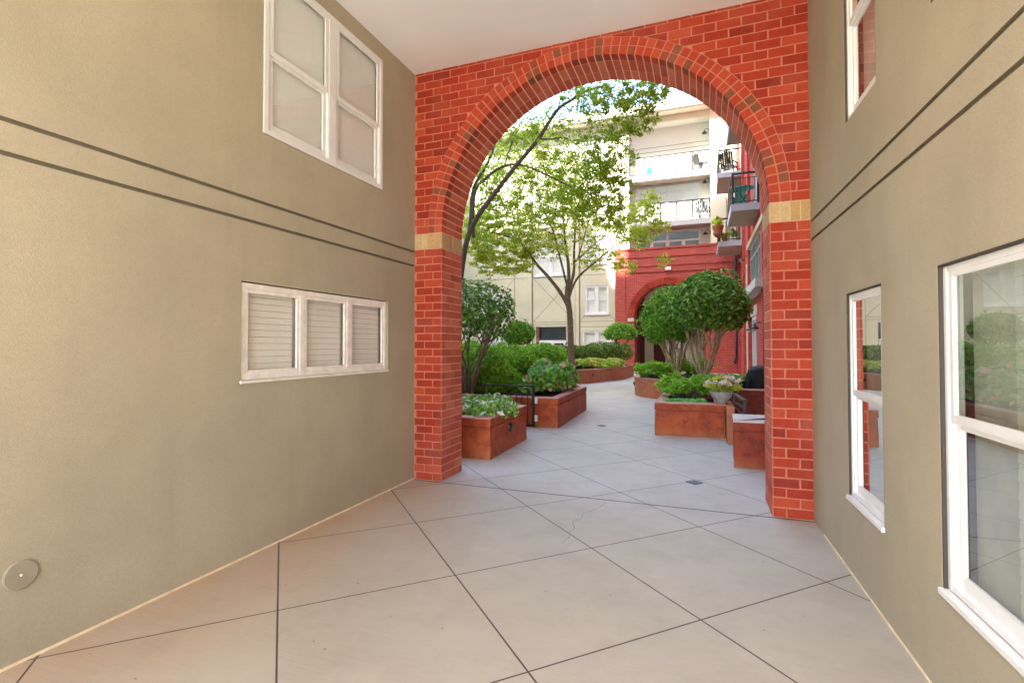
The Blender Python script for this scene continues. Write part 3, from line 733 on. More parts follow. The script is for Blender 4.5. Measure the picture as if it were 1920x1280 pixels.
# covered grill standing on the raised planter
t = thing('covered_grill', (1.12, 10.4, .61), 'barbecue grill hidden under a black vinyl cover on the dark planter', 'grill')
m = MB(); pr = [(.62, .60), (.62, .63), (.60, .78), (.56, .95), (.50, 1.02), (.30, 1.05), (.0, 1.06)]; nn = 28; v = []
for r, z in pr:
    for j in range(nn):
        a = 2 * math.pi * j / nn; q = max(abs(math.cos(a)), abs(math.sin(a))) ** .75
        wv = 1 + .03 * math.sin(a * 7 + z * 9) + .02 * math.sin(a * 11)
        v.append((1.30 + r * wv * math.cos(a) / q * .85, 10.4 + r * wv * math.sin(a) / q * .5, z))
f = [(i * nn + j, i * nn + (j + 1) % nn, (i + 1) * nn + (j + 1) % nn, (i + 1) * nn + j) for i in range(len(pr) - 1) for j in range(nn)] + [tuple(range((len(pr) - 1) * nn, len(pr) * nn))]
m.add(v, f, 0, True); m.build('cover', 'blackvinyl', t)
for a in (.92, 1.62):
    for b in (10.15, 10.65): m = MB(); m.tube([(a, b, .655), (a, b, .68)], .03, 10); m.build('foot', 'black', t)

# ------------------------------------------------------------------ trees and plants
def limb(m, pts, r0, r1, n=9, wob=.0):
    k = len(pts); m.tube(pts, [r0 + (r1 - r0) * (i / (k - 1)) ** .8 for i in range(k)], n)
def smooth(pts, it=2):
    pts = [Vector(p) for p in pts]
    for _ in range(it):
        q = [pts[0]]
        for a, b in zip(pts[:-1], pts[1:]): q += [a * .75 + b * .25, a * .25 + b * .75]
        pts = q + [pts[-1]]
    return pts
def path(seq): return smooth([W(x, y, Y) for x, y, Y in seq])

# the near tree whose limbs lean over from behind the left pier
b0 = W(846, 705, 10.6)
t1 = thing('courtyard_tree', (b0.x, b0.y, .45), 'large tree leaning in from behind the left pier, dark limbs sweeping up under the arch', 'tree')
m = MB()
def L1(seq, r0, r1): limb(m, path(seq), r0, r1)
L1([(846, 712, 10.6), (850, 640, 10.6), (858, 560, 10.6), (866, 505, 10.5), (874, 450, 10.4), (893, 408, 10.3), (930, 360, 10.2), (958, 322, 10.1), (990, 285, 10.0), (1012, 258, 9.9), (1030, 228, 9.8), (1047, 202, 9.7), (1075, 186, 9.6), (1102, 168, 9.5), (1140, 160, 9.4)], .085, .02)
L1([(850, 650, 10.6), (858, 560, 10.9), (868, 480, 10.9), (880, 440, 10.8), (884, 400, 10.7), (884, 370, 10.7), (890, 345, 10.6), (905, 322, 10.6), (920, 295, 10.5), (928, 270, 10.4)], .075, .022)
L1([(888, 445, 10.5), (886, 400, 10.5), (891, 352, 10.4), (910, 335, 10.3), (930, 318, 10.2), (950, 309, 10.2), (970, 308, 10.1), (995, 314, 10.0), (1020, 326, 9.9), (1050, 340, 9.8), (1085, 358, 9.7), (1120, 366, 9.6)], .04, .012)
L1([(1012, 260, 9.9), (1030, 262, 9.8), (1060, 256, 9.7), (1075, 268, 9.6), (1105, 290, 9.5), (1125, 300, 9.4)], .022, .008)
L1([(946, 310, 10.2), (955, 280, 10.4), (970, 245, 10.6), (982, 225, 10.7)], .018, .006)
L1([(1047, 202, 9.7), (1052, 180, 9.6), (1054, 160, 9.5)], .016, .008)
L1([(1075, 186, 9.6), (1100, 178, 9.3), (1130, 176, 9.1), (1160, 168, 9.0), (1200, 160, 8.9)], .016, .006)
L1([(1140, 165, 9.3), (1160, 200, 9.2), (1180, 235, 9.1)], .01, .004)
L1([(960, 318, 10.1), (975, 290, 10.6), (1005, 268, 10.9), (1030, 275, 11)], .014, .005)
m.build('trunk', 'darkbark', t1)
CL1 = [  # px, py, Y, radius px, squash, count
 (1075, 165, 9.4, 28, .6, 420), (1115, 185, 9.2, 32, .7, 700), (1150, 225, 9.1, 40, .8, 1250), (1185, 175, 9.0, 34, .6, 800), (1225, 178, 8.9, 30, .6, 560), (1205, 225, 9.0, 26, .8, 420),
 (1120, 270, 9.3, 26, .8, 420), (1150, 300, 9.4, 34, .9, 700), (1090, 300, 9.6, 44, .8, 900), (1130, 345, 9.5, 46, .8, 1300), (1085, 385, 9.8, 46, .7, 1100), (1150, 400, 9.5, 36, .8, 800), (1050, 345, 9.9, 30, .8, 500),
 (1050, 230, 9.9, 36, .7, 480), (1000, 240, 10.4, 40, .8, 700), (960, 260, 10.6, 36, .9, 700), (1020, 300, 10.3, 36, .8, 520), (985, 345, 10.3, 30, .8, 380), (940, 310, 10.6, 30, .9, 420),
 (925, 370, 10.7, 34, .9, 600), (900, 330, 10.8, 26, .9, 420), (960, 395, 10.5, 36, .7, 560), (905, 440, 10.8, 30, .8, 480), (1165, 345, 9.5, 22, .8, 300), (1030, 395, 10.1, 40, .6, 600)]
P_, Q_ = [], []
for i, (x, y, Y, r, sq, n) in enumerate(CL1):
    c = W(x, y, Y); rr = r / f_px * Y * 1.12
    p, q = blobs(c, (rr * 1.1, rr * 1.5, rr * sq * 1.1), int(n * 1.7), 46, .25, i * 3 + 1, .7); P_.append(p); Q_.append(q)
leaves('crown', np.vstack(P_), np.vstack(Q_), .05, 'leaf_big', t1, tilt=.8)

# the middle tree with pale forked trunk
t2b = W(1070, 690, 17.2)
t2 = thing('courtyard_tree', (t2b.x, t2b.y, .4), 'slender middle tree with forked trunk and airy light green crown', 'tree')
m = MB(); Yc = 17.2
def L2(seq, r0, r1): limb(m, path(seq), r0, r1)
L2([(1072, 690, Yc), (1070, 640, Yc), (1069, 600, Yc), (1067, 575, Yc), (1063, 550, Yc), (1066, 530, Yc)], .12, .09)
L2([(1066, 575, Yc), (1056, 556, Yc), (1042, 536, 17), (1022, 512, 16.8), (1005, 495, 16.6), (990, 470, 16.4), (970, 452, 16.2), (945, 440, 16), (920, 436, 15.8)], .085, .02)
L2([(1066, 545, Yc), (1058, 515, Yc), (1052, 490, 17.1), (1046, 470, 17), (1040, 440, 16.9), (1028, 410, 16.8), (1010, 380, 16.6)], .05, .015)
L2([(1066, 540, Yc), (1067, 505, 17.4), (1062, 470, 17.5), (1058, 440, 17.6), (1056, 400, 17.8), (1050, 350, 18), (1048, 310, 18)], .075, .015)
L2([(1067, 545, Yc), (1077, 508, 17.2), (1076, 480, 17.2), (1078, 440, 17.2), (1080, 400, 17.1), (1088, 370, 17), (1098, 335, 17)], .06, .014)
L2([(1066, 562, Yc), (1074, 535, 17.1), (1086, 516, 17), (1102, 503, 16.9), (1120, 488, 16.7), (1142, 470, 16.5), (1160, 455, 16.3), (1185, 448, 16.1), (1210, 455, 16)], .05, .012)
L2([(1077, 492, 17.2), (1092, 478, 17), (1112, 460, 16.8), (1132, 444, 16.6), (1155, 425, 16.4), (1180, 400, 16.2)], .035, .01)
L2([(1083, 486, 17.1), (1094, 450, 17.2), (1100, 425, 17.3), (1112, 390, 17.4), (1120, 360, 17.5)], .028, .008)
L2([(990, 470, 16.4), (975, 474, 16.2), (950, 480, 16), (925, 482, 15.8)], .02, .006)
L2([(1040, 440, 16.9), (1015, 430, 16.8), (985, 425, 16.6), (960, 418, 16.5)], .02, .006)
m.build('trunk', 'bark', t2)
CL2 = [(920, 430, 15.9, 42, .6, 2000), (950, 470, 16, 42, .5, 1800), (905, 475, 15.8, 34, .6, 1500), (930, 505, 15.9, 30, .4, 700), (885, 440, 15.7, 30, .9, 900), (975, 500, 16.1, 26, .4, 500), (985, 440, 16.4, 40, .6, 1000), (960, 400, 16.4, 44, .7, 1200), (1015, 415, 16.7, 44, .7, 1100), (1000, 470, 16.5, 30, .5, 600),
 (1040, 380, 17, 46, .7, 1200), (1080, 400, 17.1, 44, .7, 900), (1020, 340, 17, 44, .8, 1000), (1070, 340, 17.2, 46, .8, 1000), (1050, 300, 17.6, 44, .8, 900), (990, 310, 17, 40, .8, 800), (950, 350, 16.6, 40, .8, 900), (1000, 265, 17.4, 40, .8, 700),
 (1115, 400, 16.8, 36, .7, 700), (1110, 440, 16.8, 30, .6, 420), (1130, 475, 16.6, 30, .4, 400), (1165, 500, 16.4, 26, .5, 420), (1200, 440, 16, 34, .6, 800), (1205, 400, 16.1, 30, .8, 700), (1215, 375, 16, 22, .7, 360), (1235, 425, 15.9, 20, .6, 300), (1170, 425, 16.3, 30, .6, 560),
 (1100, 495, 16.9, 26, .4, 260), (1245, 490, 15.9, 14, .8, 130), (1050, 440, 16.9, 36, .6, 560), (1045, 470, 16.9, 26, .6, 360), (890, 400, 15.9, 34, .8, 800), (915, 330, 16.5, 34, .9, 700), (940, 290, 17, 34, .9, 600)]
P_, Q_ = [], []
for i, (x, y, Y, r, sq, n) in enumerate(CL2):
    c = W(x, y, Y); rr = r / f_px * Y * 1.12
    p, q = blobs(c, (rr * 1.1, rr * 1.5, rr * sq * 1.15), int(n * 1.55), 46, .26, i * 5 + 2, .55); P_.append(p); Q_.append(q)
leaves('crown', np.vstack(P_), np.vstack(Q_), .074, 'leaf_bright', t2, tilt=.7)

# clipped multi-stem trees
def topiary(label, base, c, rad, n, size, stems, r0, mat, bark, seed, name='clipped_tree', lump=.1, thick=.3, zmin=-.75, group=None, reach=.62):
    t = thing(name, base, label, 'tree', group); rr = random.Random(seed); m = MB()
    bx, by, bz = base
    for i in range(stems):
        a = 2 * math.pi * i / stems + rr.uniform(-.4, .4); s = rr.uniform(.03, .09)
        p0 = Vector((bx + s * math.cos(a), by + s * math.sin(a), bz)); h = c[2] - rad[2] * .75 - bz
        tgt = Vector((c[0] + rad[0] * reach * math.cos(a), c[1] + rad[1] * reach * math.sin(a), c[2] - rad[2] * .1))
        mid = p0.lerp(tgt, .42) + Vector((rr.uniform(-.1, .1), rr.uniform(-.1, .1), rr.uniform(-.02, .1))) * (rad[0] * .9)
        q = p0.lerp(mid, .5) + Vector((rr.uniform(-.07, .07), rr.uniform(-.07, .07), 0)) * rad[0]
        pts = smooth([p0, q, mid, tgt], 2); k = len(pts)
        m.tube(pts, [r0 * (1.15 - .75 * j / (k - 1)) for j in range(k)], 8)
        for e in range(4):                                  # forks up into the crown
            s0 = pts[int(k * rr.uniform(.45, .85))]; b = a + rr.uniform(-1.3, 1.3); zz = rr.uniform(-.35, .55)
            e1 = Vector((c[0] + rad[0] * .8 * math.cos(b), c[1] + rad[1] * .8 * math.sin(b), c[2] + rad[2] * zz))
            mm = s0.lerp(e1, .5) + Vector((rr.uniform(-.1, .1), rr.uniform(-.1, .1), rr.uniform(-.05, .12))) * rad[0]
            pp = smooth([s0, mm, e1], 2); kk = len(pp); m.tube(pp, [r0 * (.5 - .36 * j / (kk - 1)) for j in range(kk)], 6)
    m.build('trunk', bark, t)
    p, d = shell(c, rad, n, lump, thick, zmin, seed)
    p2, d2 = shell(c, [q * 1.10 for q in rad], n // 14, lump * 1.6, .12, zmin * .6, seed + 1); p = np.vstack([p, p2]); d = np.vstack([d, d2])
    leaves('crown', p, d * .8 + np.array([0, 0, .45]), size, mat, t, width=.46, tilt=.75)
    return t
c = W(886, 590, 9.0); bb = W(880, 742, 9.0)
topiary('dark clipped multi-stem tree with an open see-through crown beside the left pier', (bb.x, bb.y, .46), (c.x, c.y, c.z), (.84, .84, .68), 2700, .085, 7, .034, 'leaf_holly', 'bark', 3, thick=.6, zmin=-.72, lump=.13)
c = W(974, 627, 15.5)
topiary('mid-distance rounded clipped tree behind the hedge, left of the storefront', (c.x, c.y, .46), tuple(c), (.52, .52, .46), 2600, .08, 3, .03, 'leaf_holly2', 'bark', 5, thick=.35)
c = W(1262, 602, 15.7); bb = W(1268, 700, 15.7)
topiary('lighter clipped tree at the left of the pair in the round planter', (bb.x, bb.y, .46), tuple(c), (.94, .94, .90), 6600, .115, 7, .038, 'leaf_holly2', 'palebark', 8, thick=.42, zmin=-.75, lump=.12)
c = W(1326, 576, 14.6); bb = W(1318, 705, 14.8)
topiary('darker, larger clipped tree at the right of the pair in the round planter', (bb.x, bb.y, .46), tuple(c), (1.02, 1.02, 1.0), 8400, .115, 8, .04, 'leaf_holly', 'palebark', 14, thick=.42, zmin=-.66, lump=.095)
c = W(1163, 625, 23.6)
topiary('small ball-topped clipped tree in front of the far brick arch', (c.x, c.y, .46), tuple(c), (.72, .72, .5), 3200, .09, 3, .035, 'leaf_holly2', 'bark', 21, zmin=-.6, thick=.3)

def bush(name, label, cat, cen, rad, n, size, mat, seed, lump=.16, thick=.4, zmin=-.35, stems=True, width=.5, tilt=.6, group=None, fold=.25, k=1.0):
    t = thing(name, (cen[0], cen[1], cen[2] - rad[2] * .5), label, cat, group); rr = random.Random(seed)
    p, d = shell(cen, rad, n, lump, thick, zmin, seed); leaves('foliage', p, d * .7 + np.array([0, 0, .5]), size, mat, t, width=width, tilt=tilt, fold=fold)
    if stems:
        m = MB()
        for i in range(14):
            a = rr.uniform(0, 6.28); s = rr.uniform(.3, .95)
            e = (cen[0] + rad[0] * s * math.cos(a), cen[1] + rad[1] * s * math.sin(a), cen[2] + rad[2] * rr.uniform(-.2, .4))
            o = (cen[0] + rad[0] * s * .5 * math.cos(a), cen[1] + rad[1] * s * .5 * math.sin(a), cen[2] - rad[2] * .55)
            m.tube([o, Vector(o).lerp(Vector(e), .5) + Vector((0, 0, .03)), e], [.012, .009, .005], 5)
        m.build('stems', 'bark', t)['kind'] = 'stuff'
    return t
def row(name, label, cat, pts, rad, n, size, mat, seed, group=None, zmin=-.5, **kw):
    """an uneven run of growth along a line, one plant mass that cannot be told apart"""
    P_, Q_ = [], []
    for i, q in enumerate(pts):
        r = np.array(rad) * (0.85 + .3 * random.random()); p, d = shell(q, r, n, .2, .45, zmin, seed * 31 + i); P_.append(p); Q_.append(d * .7 + np.array([0, 0, .5]))
    t = thing(name, (pts[0][0], pts[0][1], .45), label, cat, group)
    leaves('foliage', np.vstack(P_), np.vstack(Q_), size, mat, t, **kw); return t
# left side
P_, Q_ = [], []
for i in range(6): 
    p, d = shell((-3.95 + i * .26, 6.5 + .12 * math.sin(i * 2), .50), (.26, .58, .22), 620, .2, .6, -.2, i + 40); P_.append(p); Q_.append(d * .5 + np.array([0, 0, .7]))
t = thing('variegated_plant', (-3.2, 6.55, .46), 'low white-edged variegated plant filling the planter by the left pier', 'plant')
leaves('foliage', np.vstack(P_), np.vstack(Q_), .095, 'leaf_varieg', t, width=.36, tilt=.6)
bush('impatiens_bush', 'glossy impatiens bush with pink flowers at the path corner of the railed planter', 'bush', (-2.88, 10.05, .72), (.48, .95, .42), 2600, .115, 'leaf_imp', 51, .2, .5, -.4, width=.62)
row('azalea_hedge', 'big bright green azalea hedge behind the low left rail', 'hedge', [(-3.95, 11.2, .92), (-4.7, 11.3, .97), (-5.5, 11.5, 1.0), (-6.3, 11.7, 1.0), (-4.45, 10.5, .84), (-5.3, 10.4, .86), (-3.65, 12.0, .95), (-6.0, 10.6, .9), (-4.1, 9.75, .68), (-5.0, 9.6, .7)], (.62, .62, .50), 3400, .085, 'leaf_hedge', 6, zmin=-.45, tilt=.75)
row('clipped_hedge', 'flat yellow-green hedge running behind the azaleas toward the middle tree', 'hedge', [(-4.3 - .55 * i, 14.6 + .1 * i, 1.0) for i in range(9)], (.5, .5, .47), 1700, .07, 'leaf_hedge', 9)
row('evergreen_hedge', 'darker low hedge at the foot of the middle tree', 'hedge', [(-5.9 + .5 * i, 21.6 + .1 * i, 1.02) for i in range(4)], (.5, .5, .48), 1400, .08, 'leaf_dark', 12)
row('evergreen_hedge', 'dark rounded hedge below the far double windows', 'hedge', [(-4.75 + .48 * i, 22.9, 1.05) for i in range(4)], (.5, .5, .5), 1500, .08, 'leaf_dark', 13)
P_ = []; Q_ = []
for i in range(26):
    u = random.random(); x = -6.3 + 3.0 * u + random.uniform(-.1, .1); y = random.uniform(19.0, 20.4) + 1.9 * max(0, u - .55) * 2
    p, d = shell((min(x, -3.95 + (y - 18.6) * .28), y, .55 + random.uniform(0, .14)), (.46, .46, .22), 520, .2, .5, -.2, i + 300); P_.append(p); Q_.append(d * .5 + np.array([0, 0, .6]))
t = thing('bedding_plants', (-4.6, 20, .46), 'spread of yellow-green bedding with reddish blooms in the far planter', 'flower bed')
leaves('foliage', np.vstack(P_), np.vstack(Q_), .12, 'leaf_flower', t, width=.65)
# right side
def juniper(label, cen, rad, n, seed):
    t = thing('juniper_bush', (cen[0], cen[1], cen[2] - rad[2]), label, 'bush'); rr = random.Random(seed); P_ = []; Q_ = []; m = MB()
    for i in range(46):
        a = rr.uniform(0, 6.28); s = rr.uniform(.25, 1) ** .6; z = rr.uniform(.1, .95) * (1.15 - .5 * s)
        e = np.array([cen[0] + rad[0] * s * math.cos(a), cen[1] + rad[1] * s * math.sin(a), cen[2] + rad[2] * (z * 1.5 - .6)])
        o = np.array([cen[0] + rad[0] * .2 * math.cos(a), cen[1] + rad[1] * .2 * math.sin(a), cen[2] - rad[2] * .9])
        m.tube([o, o * .5 + e * .5 + np.array([0, 0, .02]), e], [.012, .008, .004], 5)
        k = n // 46; uu = np.random.default_rng(seed * 100 + i).random((k, 1)); g = np.random.default_rng(seed * 100 + i + 50).normal(0, 1, (k, 3))
        P_.append(o + (e - o) * (.62 + .45 * uu) + g * np.array([.07, .07, .026]) * rad[0] * 1.6); Q_.append(np.tile([[0, 0, 1.]], (k, 1)) + g * .2)
    leaves('foliage', np.vstack(P_), np.vstack(Q_), .055, 'leaf_juniper', t, width=.42, tilt=.5); m.build('stems', 'bark', t)['kind'] = 'stuff'
c = W(1284, 722, 9.55); juniper('fluffy light green juniper standing in the orange planter', (c.x, c.y, .74), (.44, .42, .26), 6500, 2)
c = W(1226, 684, 14.7); juniper('spreading juniper at the left edge of the round planter', (c.x, c.y, .78), (.50, .55, .28), 5500, 3)
c = W(1300, 672, 16.2); juniper('juniper half hidden behind the trunks in the round planter', (c.x, c.y, .84), (.62, .45, .36), 4000, 4)
P_ = []; Q_ = []
for i in range(5):
    p, d = shell((-.50 + i * .12, 8.72 + .03 * i, .49), (.12, .15, .055), 260, .2, .5, -.1, i + 500); P_.append(p); Q_.append(d * .3 + np.array([0, 0, 1]))
t = tag(leaves('creeping_plant', np.vstack(P_), np.vstack(Q_), .05, 'leaf_mat', None, (-.3, 8.75, .47), width=.7), 'bright creeping ground cover at the front of the orange planter', 'plant')
def fern(label, cen, r, n, seed, mat='leaf_fern'):
    t = thing('fern', cen, label, 'fern'); rr = np.random.default_rng(seed); P_ = []; Q_ = []; m = MB()
    for i in range(n):
        a = rr.uniform(0, 6.28); L = r * rr.uniform(.7, 1.1); hh = rr.uniform(.35, .8) * r
        pts = [np.array(cen) + np.array([math.cos(a) * L * s, math.sin(a) * L * s, hh * (1.9 * s - 1.3 * s * s)]) for s in np.linspace(0.05, 1, 9)]
        m.tube([tuple(q) for q in pts], [.006 - .0005 * j for j in range(9)], 4)
        for j, q in enumerate(pts[1:]):
            k = 9; off = rr.normal(0, 1, (k, 3)) * np.array([.05, .05, .014]); P_.append(q + off); Q_.append(np.tile([[0, 0, 1.]], (k, 1)))
    leaves('fronds', np.vstack(P_), np.vstack(Q_), .075, mat, t, width=.3, tilt=.5); m.build('stems', 'bark', t)['kind'] = 'stuff'; return t
for (x, y, Y, r, s), lb in (((1352, 712, 11.2, .42, 1), 'green fern just left of the covered grill in the dark planter'), ((1378, 716, 10.9, .40, 2), 'pale-tipped fern right beside the covered grill'), ((1332, 722, 10.3, .24, 3), 'small reddish fern above the flower pot')):
    c = W(x, y, Y); fern(lb, (c.x, c.y, .60), r, 26, s)

# ------------------------------------------------------------------ far apartment building (pale stucco)
YF = 28.0
FB = frame((0, YF, 0), (1, 0, 0), (0, 0, 1), (0, -1, 0))
ab = thing('apartment_building', (-6, YF, 0), 'pale tan stucco apartment block with recessed balconies closing the courtyard', 'building')
BAY = (-3.62, .54, 6.2, 13.4)
WN = [(-6.07, -4.76, 3.17, 4.76), (-6.06, -4.75, 5.98, 7.51), (-6.06, -4.75, 8.80, 10.33), (-6.06, -4.75, 11.5, 12.95), (-6.24, -4.60, .95, 2.24),
      (-9.03, -7.15, 5.45, 7.42), (-9.03, -7.15, 8.3, 10.25), (-12.6, -11.2, 5.98, 7.51), (-12.6, -11.2, 8.80, 10.33), (-12.6, -11.2, .95, 2.24), (-12.6, -11.2, 3.17, 4.76)]
SF = (-8.98, -7.16, .02, 2.5)
m = MB(); panel(m, FB, -16, 1.9, 0, 13.8, WN + [SF, BAY, (-4.0, 1.5, 0, 5.9)], (), depth=.14)
for u0, u1 in ((-9.21, -9.16), (-6.66, -6.63), (-6.40, -6.36), (-10.32, -10.29)): m.fbox(FB, u0, u1, 0.1, 13.5, 0, .006, 1)
m.fbox(FB, -6.62, -6.41, 0.02, 13.6, 0, .09, 0); m.fbox(FB, -9.42, -9.22, .02, 13.6, 0, .09, 0)
for z in (2.62, 2.75, 5.36, 8.05, 10.7): m.fbox(FB, -9.15, -6.67, z, z + .022, 0, .005, 1)
for z in (2.45, 2.75, 5.36, 8.05, 10.7): m.fbox(FB, -6.35, -4.35, z, z + .022, 0, .005, 1)
for z in (5.36, 8.05): m.fbox(FB, -16, -9.43, z, z + .022, 0, .005, 1)
def diag(m, F, p, q, w=.022):
    d = Vector((q[0] - p[0], q[1] - p[1])); n = Vector((-d.y, d.x)).normalized() * w * .5
    c = [(p[0] + n.x, p[1] + n.y), (q[0] + n.x, q[1] + n.y), (q[0] - n.x, q[1] - n.y), (p[0] - n.x, p[1] - n.y)]
    m.add([F(a, b, .004) for a, b in c] + [F(a, b, 0) for a, b in c], [(0, 1, 2, 3), (0, 1, 5, 4), (1, 2, 6, 5), (2, 3, 7, 6), (3, 0, 4, 7)], 1)
diag(m, FB, (-9.12, 2.8), (-6.7, 5.32)); diag(m, FB, (-9.12, 5.32), (-6.7, 2.8)); diag(m, FB, (-12.4, 2.8), (-10.4, 5.3))
diag(m, FB, (-6.33, 2.8), (-6.08, 3.15)); diag(m, FB, (-4.38, 2.8), (-4.74, 3.15))
m.build('wall', ['stucco_far', 'groove'], ab)
m = MB(); m.fbox(FB, .54, 1.28, 6.5, 13.7, .001, .12); m.build('pier', 'cream', ab)
m = MB(); m.fbox(FB, 1.34, 1.36, 5.0, 13.7, .001, .05); m.build('downspout', 'grey', ab)
m = MB(); m.fbox(FB, -16, 1.84, 13.72, 13.80, -1.5, .55); m.fbox(FB, -16, 1.84, 13.80, 14.25, -1.5, .62); m.build('cornice', 'cream', ab)
m = MB(); m.box(-14.6, -14.2, YB + .01, YF - .01, 0, 13.6); m.box(-16, 1.9, YF + 6, YF + 6.3, 0, 13.7); m.build('wing_wall', 'stucco_far', ab)
for i, (a, b, c, d) in enumerate(WN):
    dark = i in (5, 6)
    window(ab, FB, a, b, c, d, cols=2, rail=(c + d) / 2, n0=-.02 if not dark else -.05, fw=.07, mull=.12, sash=.05, depth=.08, blind='slat', sill=(.05, .06), slat=.09)
# ground-floor storefront
m = MB(); a, b, c, d = SF
m.fbox(FB, a, a + .16, c, d, -.3, -.05); m.fbox(FB, b - .06, b, c, d, -.3, -.1); m.fbox(FB, a + .16, b - .06, 1.55, 1.72, -.3, -.1, 1)
m.fbox(FB, a + .16, a + .30, c, 1.55, -.3, -.1, 1); m.fbox(FB, -8.1, -7.95, c, 1.55, -.3, -.1, 1); m.fbox(FB, b - .2, b - .06, c, 1.55, -.3, -.1, 1)
s_ = m.build('storefront', ['brownwood', 'white'], ab)
m = MB(); m.quad(FB(a, c, -.28), FB(b, c, -.28), FB(b, d, -.28), FB(a, d, -.28)); m.build('pane', 'farglass', s_)
# balcony bay
a, b, z0, z1 = BAY; BD = .75
m = MB(); m.quad(FB(a, z0, -BD), FB(b, z0, -BD), FB(b, z1, -BD), FB(a, z1, -BD))
m.quad(FB(a, z0, -.13), FB(a, z1, -.13), FB(a, z1, -BD), FB(a, z0, -BD)); m.quad(FB(b, z0, -.13), FB(b, z1, -.13), FB(b, z1, -BD), FB(b, z0, -BD))
m.quad(FB(a, z1, -.13), FB(b, z1, -.13), FB(b, z1, -BD), FB(a, z1, -BD))
for z in (12.1, 12.35): m.fbox(FB, a, b, z, z + .025, -BD + .001, -BD + .006, 1)
m.build('bay_wall', ['baywhite', 'groove'], ab)
def railing(parent, F, u0, u1, v, h, n, posts, bars=.11, ret=None):
    m = MB(); m.fbox(F, u0, u1, v + h - .06, v + h, n - .028, n + .028); m.fbox(F, u0, u1, v + .07, v + .10, n - .015, n + .015); m.fbox(F, u0, u1, v + h - .20, v + h - .18, n - .012, n + .012)
    for i in range(posts): u = u0 + .035 + (u1 - u0 - .07) * i / (posts - 1); m.fbox(F, u - .033, u + .033, v, v + h - .04, n - .024, n + .024)
    k = int((u1 - u0) / bars)
    for i in range(1, k): u = u0 + (u1 - u0) * i / k; m.fbox(F, u - .011, u + .011, v + .10, v + h - .18, n - .011, n + .011)
    return m.build('railing', 'black', parent)
for z, hh in ((10.28, .30), (7.74, .30)):
    m = MB(); m.fbox(FB, a + .002, b - .002, z + .01, z + hh, -BD + .01, .10, 0); m.fbox(FB, a + .006, b - .006, z, z + .01, -BD + .02, .09, 1); sb = m.build('balcony', ['conc', 'soffit'], ab)
    railing(sb, FB, a + .01, b - .01, z + hh, 1.02, .04, 6)
m = MB(); m.fbox(FB, a + .002, b - .002, 6.19, 6.3, -BD + .01, -.02); m.build('balcony', 'conc', ab)
# glazed walls behind the balconies
def glazing(parent, F, u0, u1, v0, v1, tr, cols, n):
    m = MB(); w_ = .09
    m.fbox(F, u0, u1, v1 - w_, v1, n, n + .08); m.fbox(F, u0, u1, tr, tr + w_, n, n + .081); m.fbox(F, u0, u1, v0, v0 + .12, n, n + .079)
    for i in range(cols + 1):
        u = u0 + (u1 - u0 - w_) * i / cols; e = .05 if 0 < i < cols else 0
        m.fbox(F, u - e, u + w_ + e, v0 + .12, tr, n, n + .082); 
        if i % 2 == 0: m.fbox(F, u, u + w_, tr + w_, v1 - w_, n, n + .078)
    o = m.build('window', 'white', parent); g = MB(); g.quad(F(u0, v0, n + .03), F(u1, v0, n + .03), F(u1, v1, n + .03), F(u0, v1, n + .03)); g.build('pane', 'glass', o)
    bl = MB(); bl.quad(F(u0, v0, n + .012), F(u1, v0, n + .012), F(u1, v1, n + .012), F(u0, v1, n + .012)); return o, bl
o, bl = glazing(ab, FB, -3.35, .05, 8.06, 10.15, 9.75, 4, -BD + .01); bl.build('blind', 'shade', o)
o, bl = glazing(ab, FB, -3.35, .05, 6.31, 7.66, 7.05, 4, -BD + .01); bl.build('blind', 'farglass', o)
def sconce(parent, x, y, z, nx):
    m = MB(); m.tube([(x, y, z), (x + nx * .10, y, z + .12), (x + nx * .20, y, z + .12), (x + nx * .24, y, z + .02)], .014, 6); m.box(x - .02, x + .02, y - .04, y + .04, z - .12, z + .05)
    m.lathe([(.03, .04), (.05, 0), (.15, -.10), (.14, -.10), (.0, -.02)], (x + nx * .24, y, z), 14); m.build('wall_lamp', 'black', parent)
for py in (245, 338, 435):
    c = W(1331, py, 28.35); sconce(ab, .52, 28.35, c.z, -1)

# ------------------------------------------------------------------ far brick portal
YP = 27.6
FP = frame((0, YP, 0), (1, 0, 0), (0, 0, 1), (0, -1, 0))
po = thing('brick_portal', (-1.5, YP, 0), 'red brick portal with a tall arch on the far side of the courtyard', 'arch')
PX, PZ, PR = -1.55, 2.88, 1.78
m = MB(); pp = archwall(m, YP, -4.33, 1.845, 6.57, PX, PZ, PR, 40); archsoffit(m, pp, YP, YF + .6, PX - PR, PX + PR)
m.quad((-4.33, YP, 0), (-4.33, YF, 0), (-4.33, YF, 6.57), (-4.33, YP, 6.57)); m.quad((-4.33, YP, 6.57), (1.845, YP, 6.57), (1.845, YF + .5, 6.57), (-4.33, YF, 6.57))
for u0, u1, v0, v1, n in ((-4.33, 1.845, 6.08, 6.50, .10), (-4.33, 1.845, 5.62, 6.08, .07), (-4.33, 1.845, 5.30, 5.62, .04), (-4.33, -3.78, .002, 5.30, .04), (1.05, 1.845, .002, 5.30, .04)): m.fbox(FP, u0, u1, v0, v1, 0.0005, n)
m.build('wall', 'brickX', po)
m = MB(); m.fbox(FP, -4.36, 1.845, 6.50, 6.60, -.4, .13); m.build('coping', 'brickX', po)
m = MB(); NB2 = 52
for i in range(NB2):
    a0 = math.pi * (i + .06) / NB2; a1 = math.pi * (i + .94) / NB2; c = []
    for y in (YP - .035, YP):
        for r, an in ((PR, a0), (PR + .33, a0), (PR + .33, a1), (PR, a1)): c.append((PX - r * math.cos(an), y, PZ + r * math.sin(an)))
    m.add(c, [(0, 1, 2, 3), (0, 1, 5, 4), (1, 2, 6, 5), (2, 3, 7, 6), (3, 0, 4, 7)])
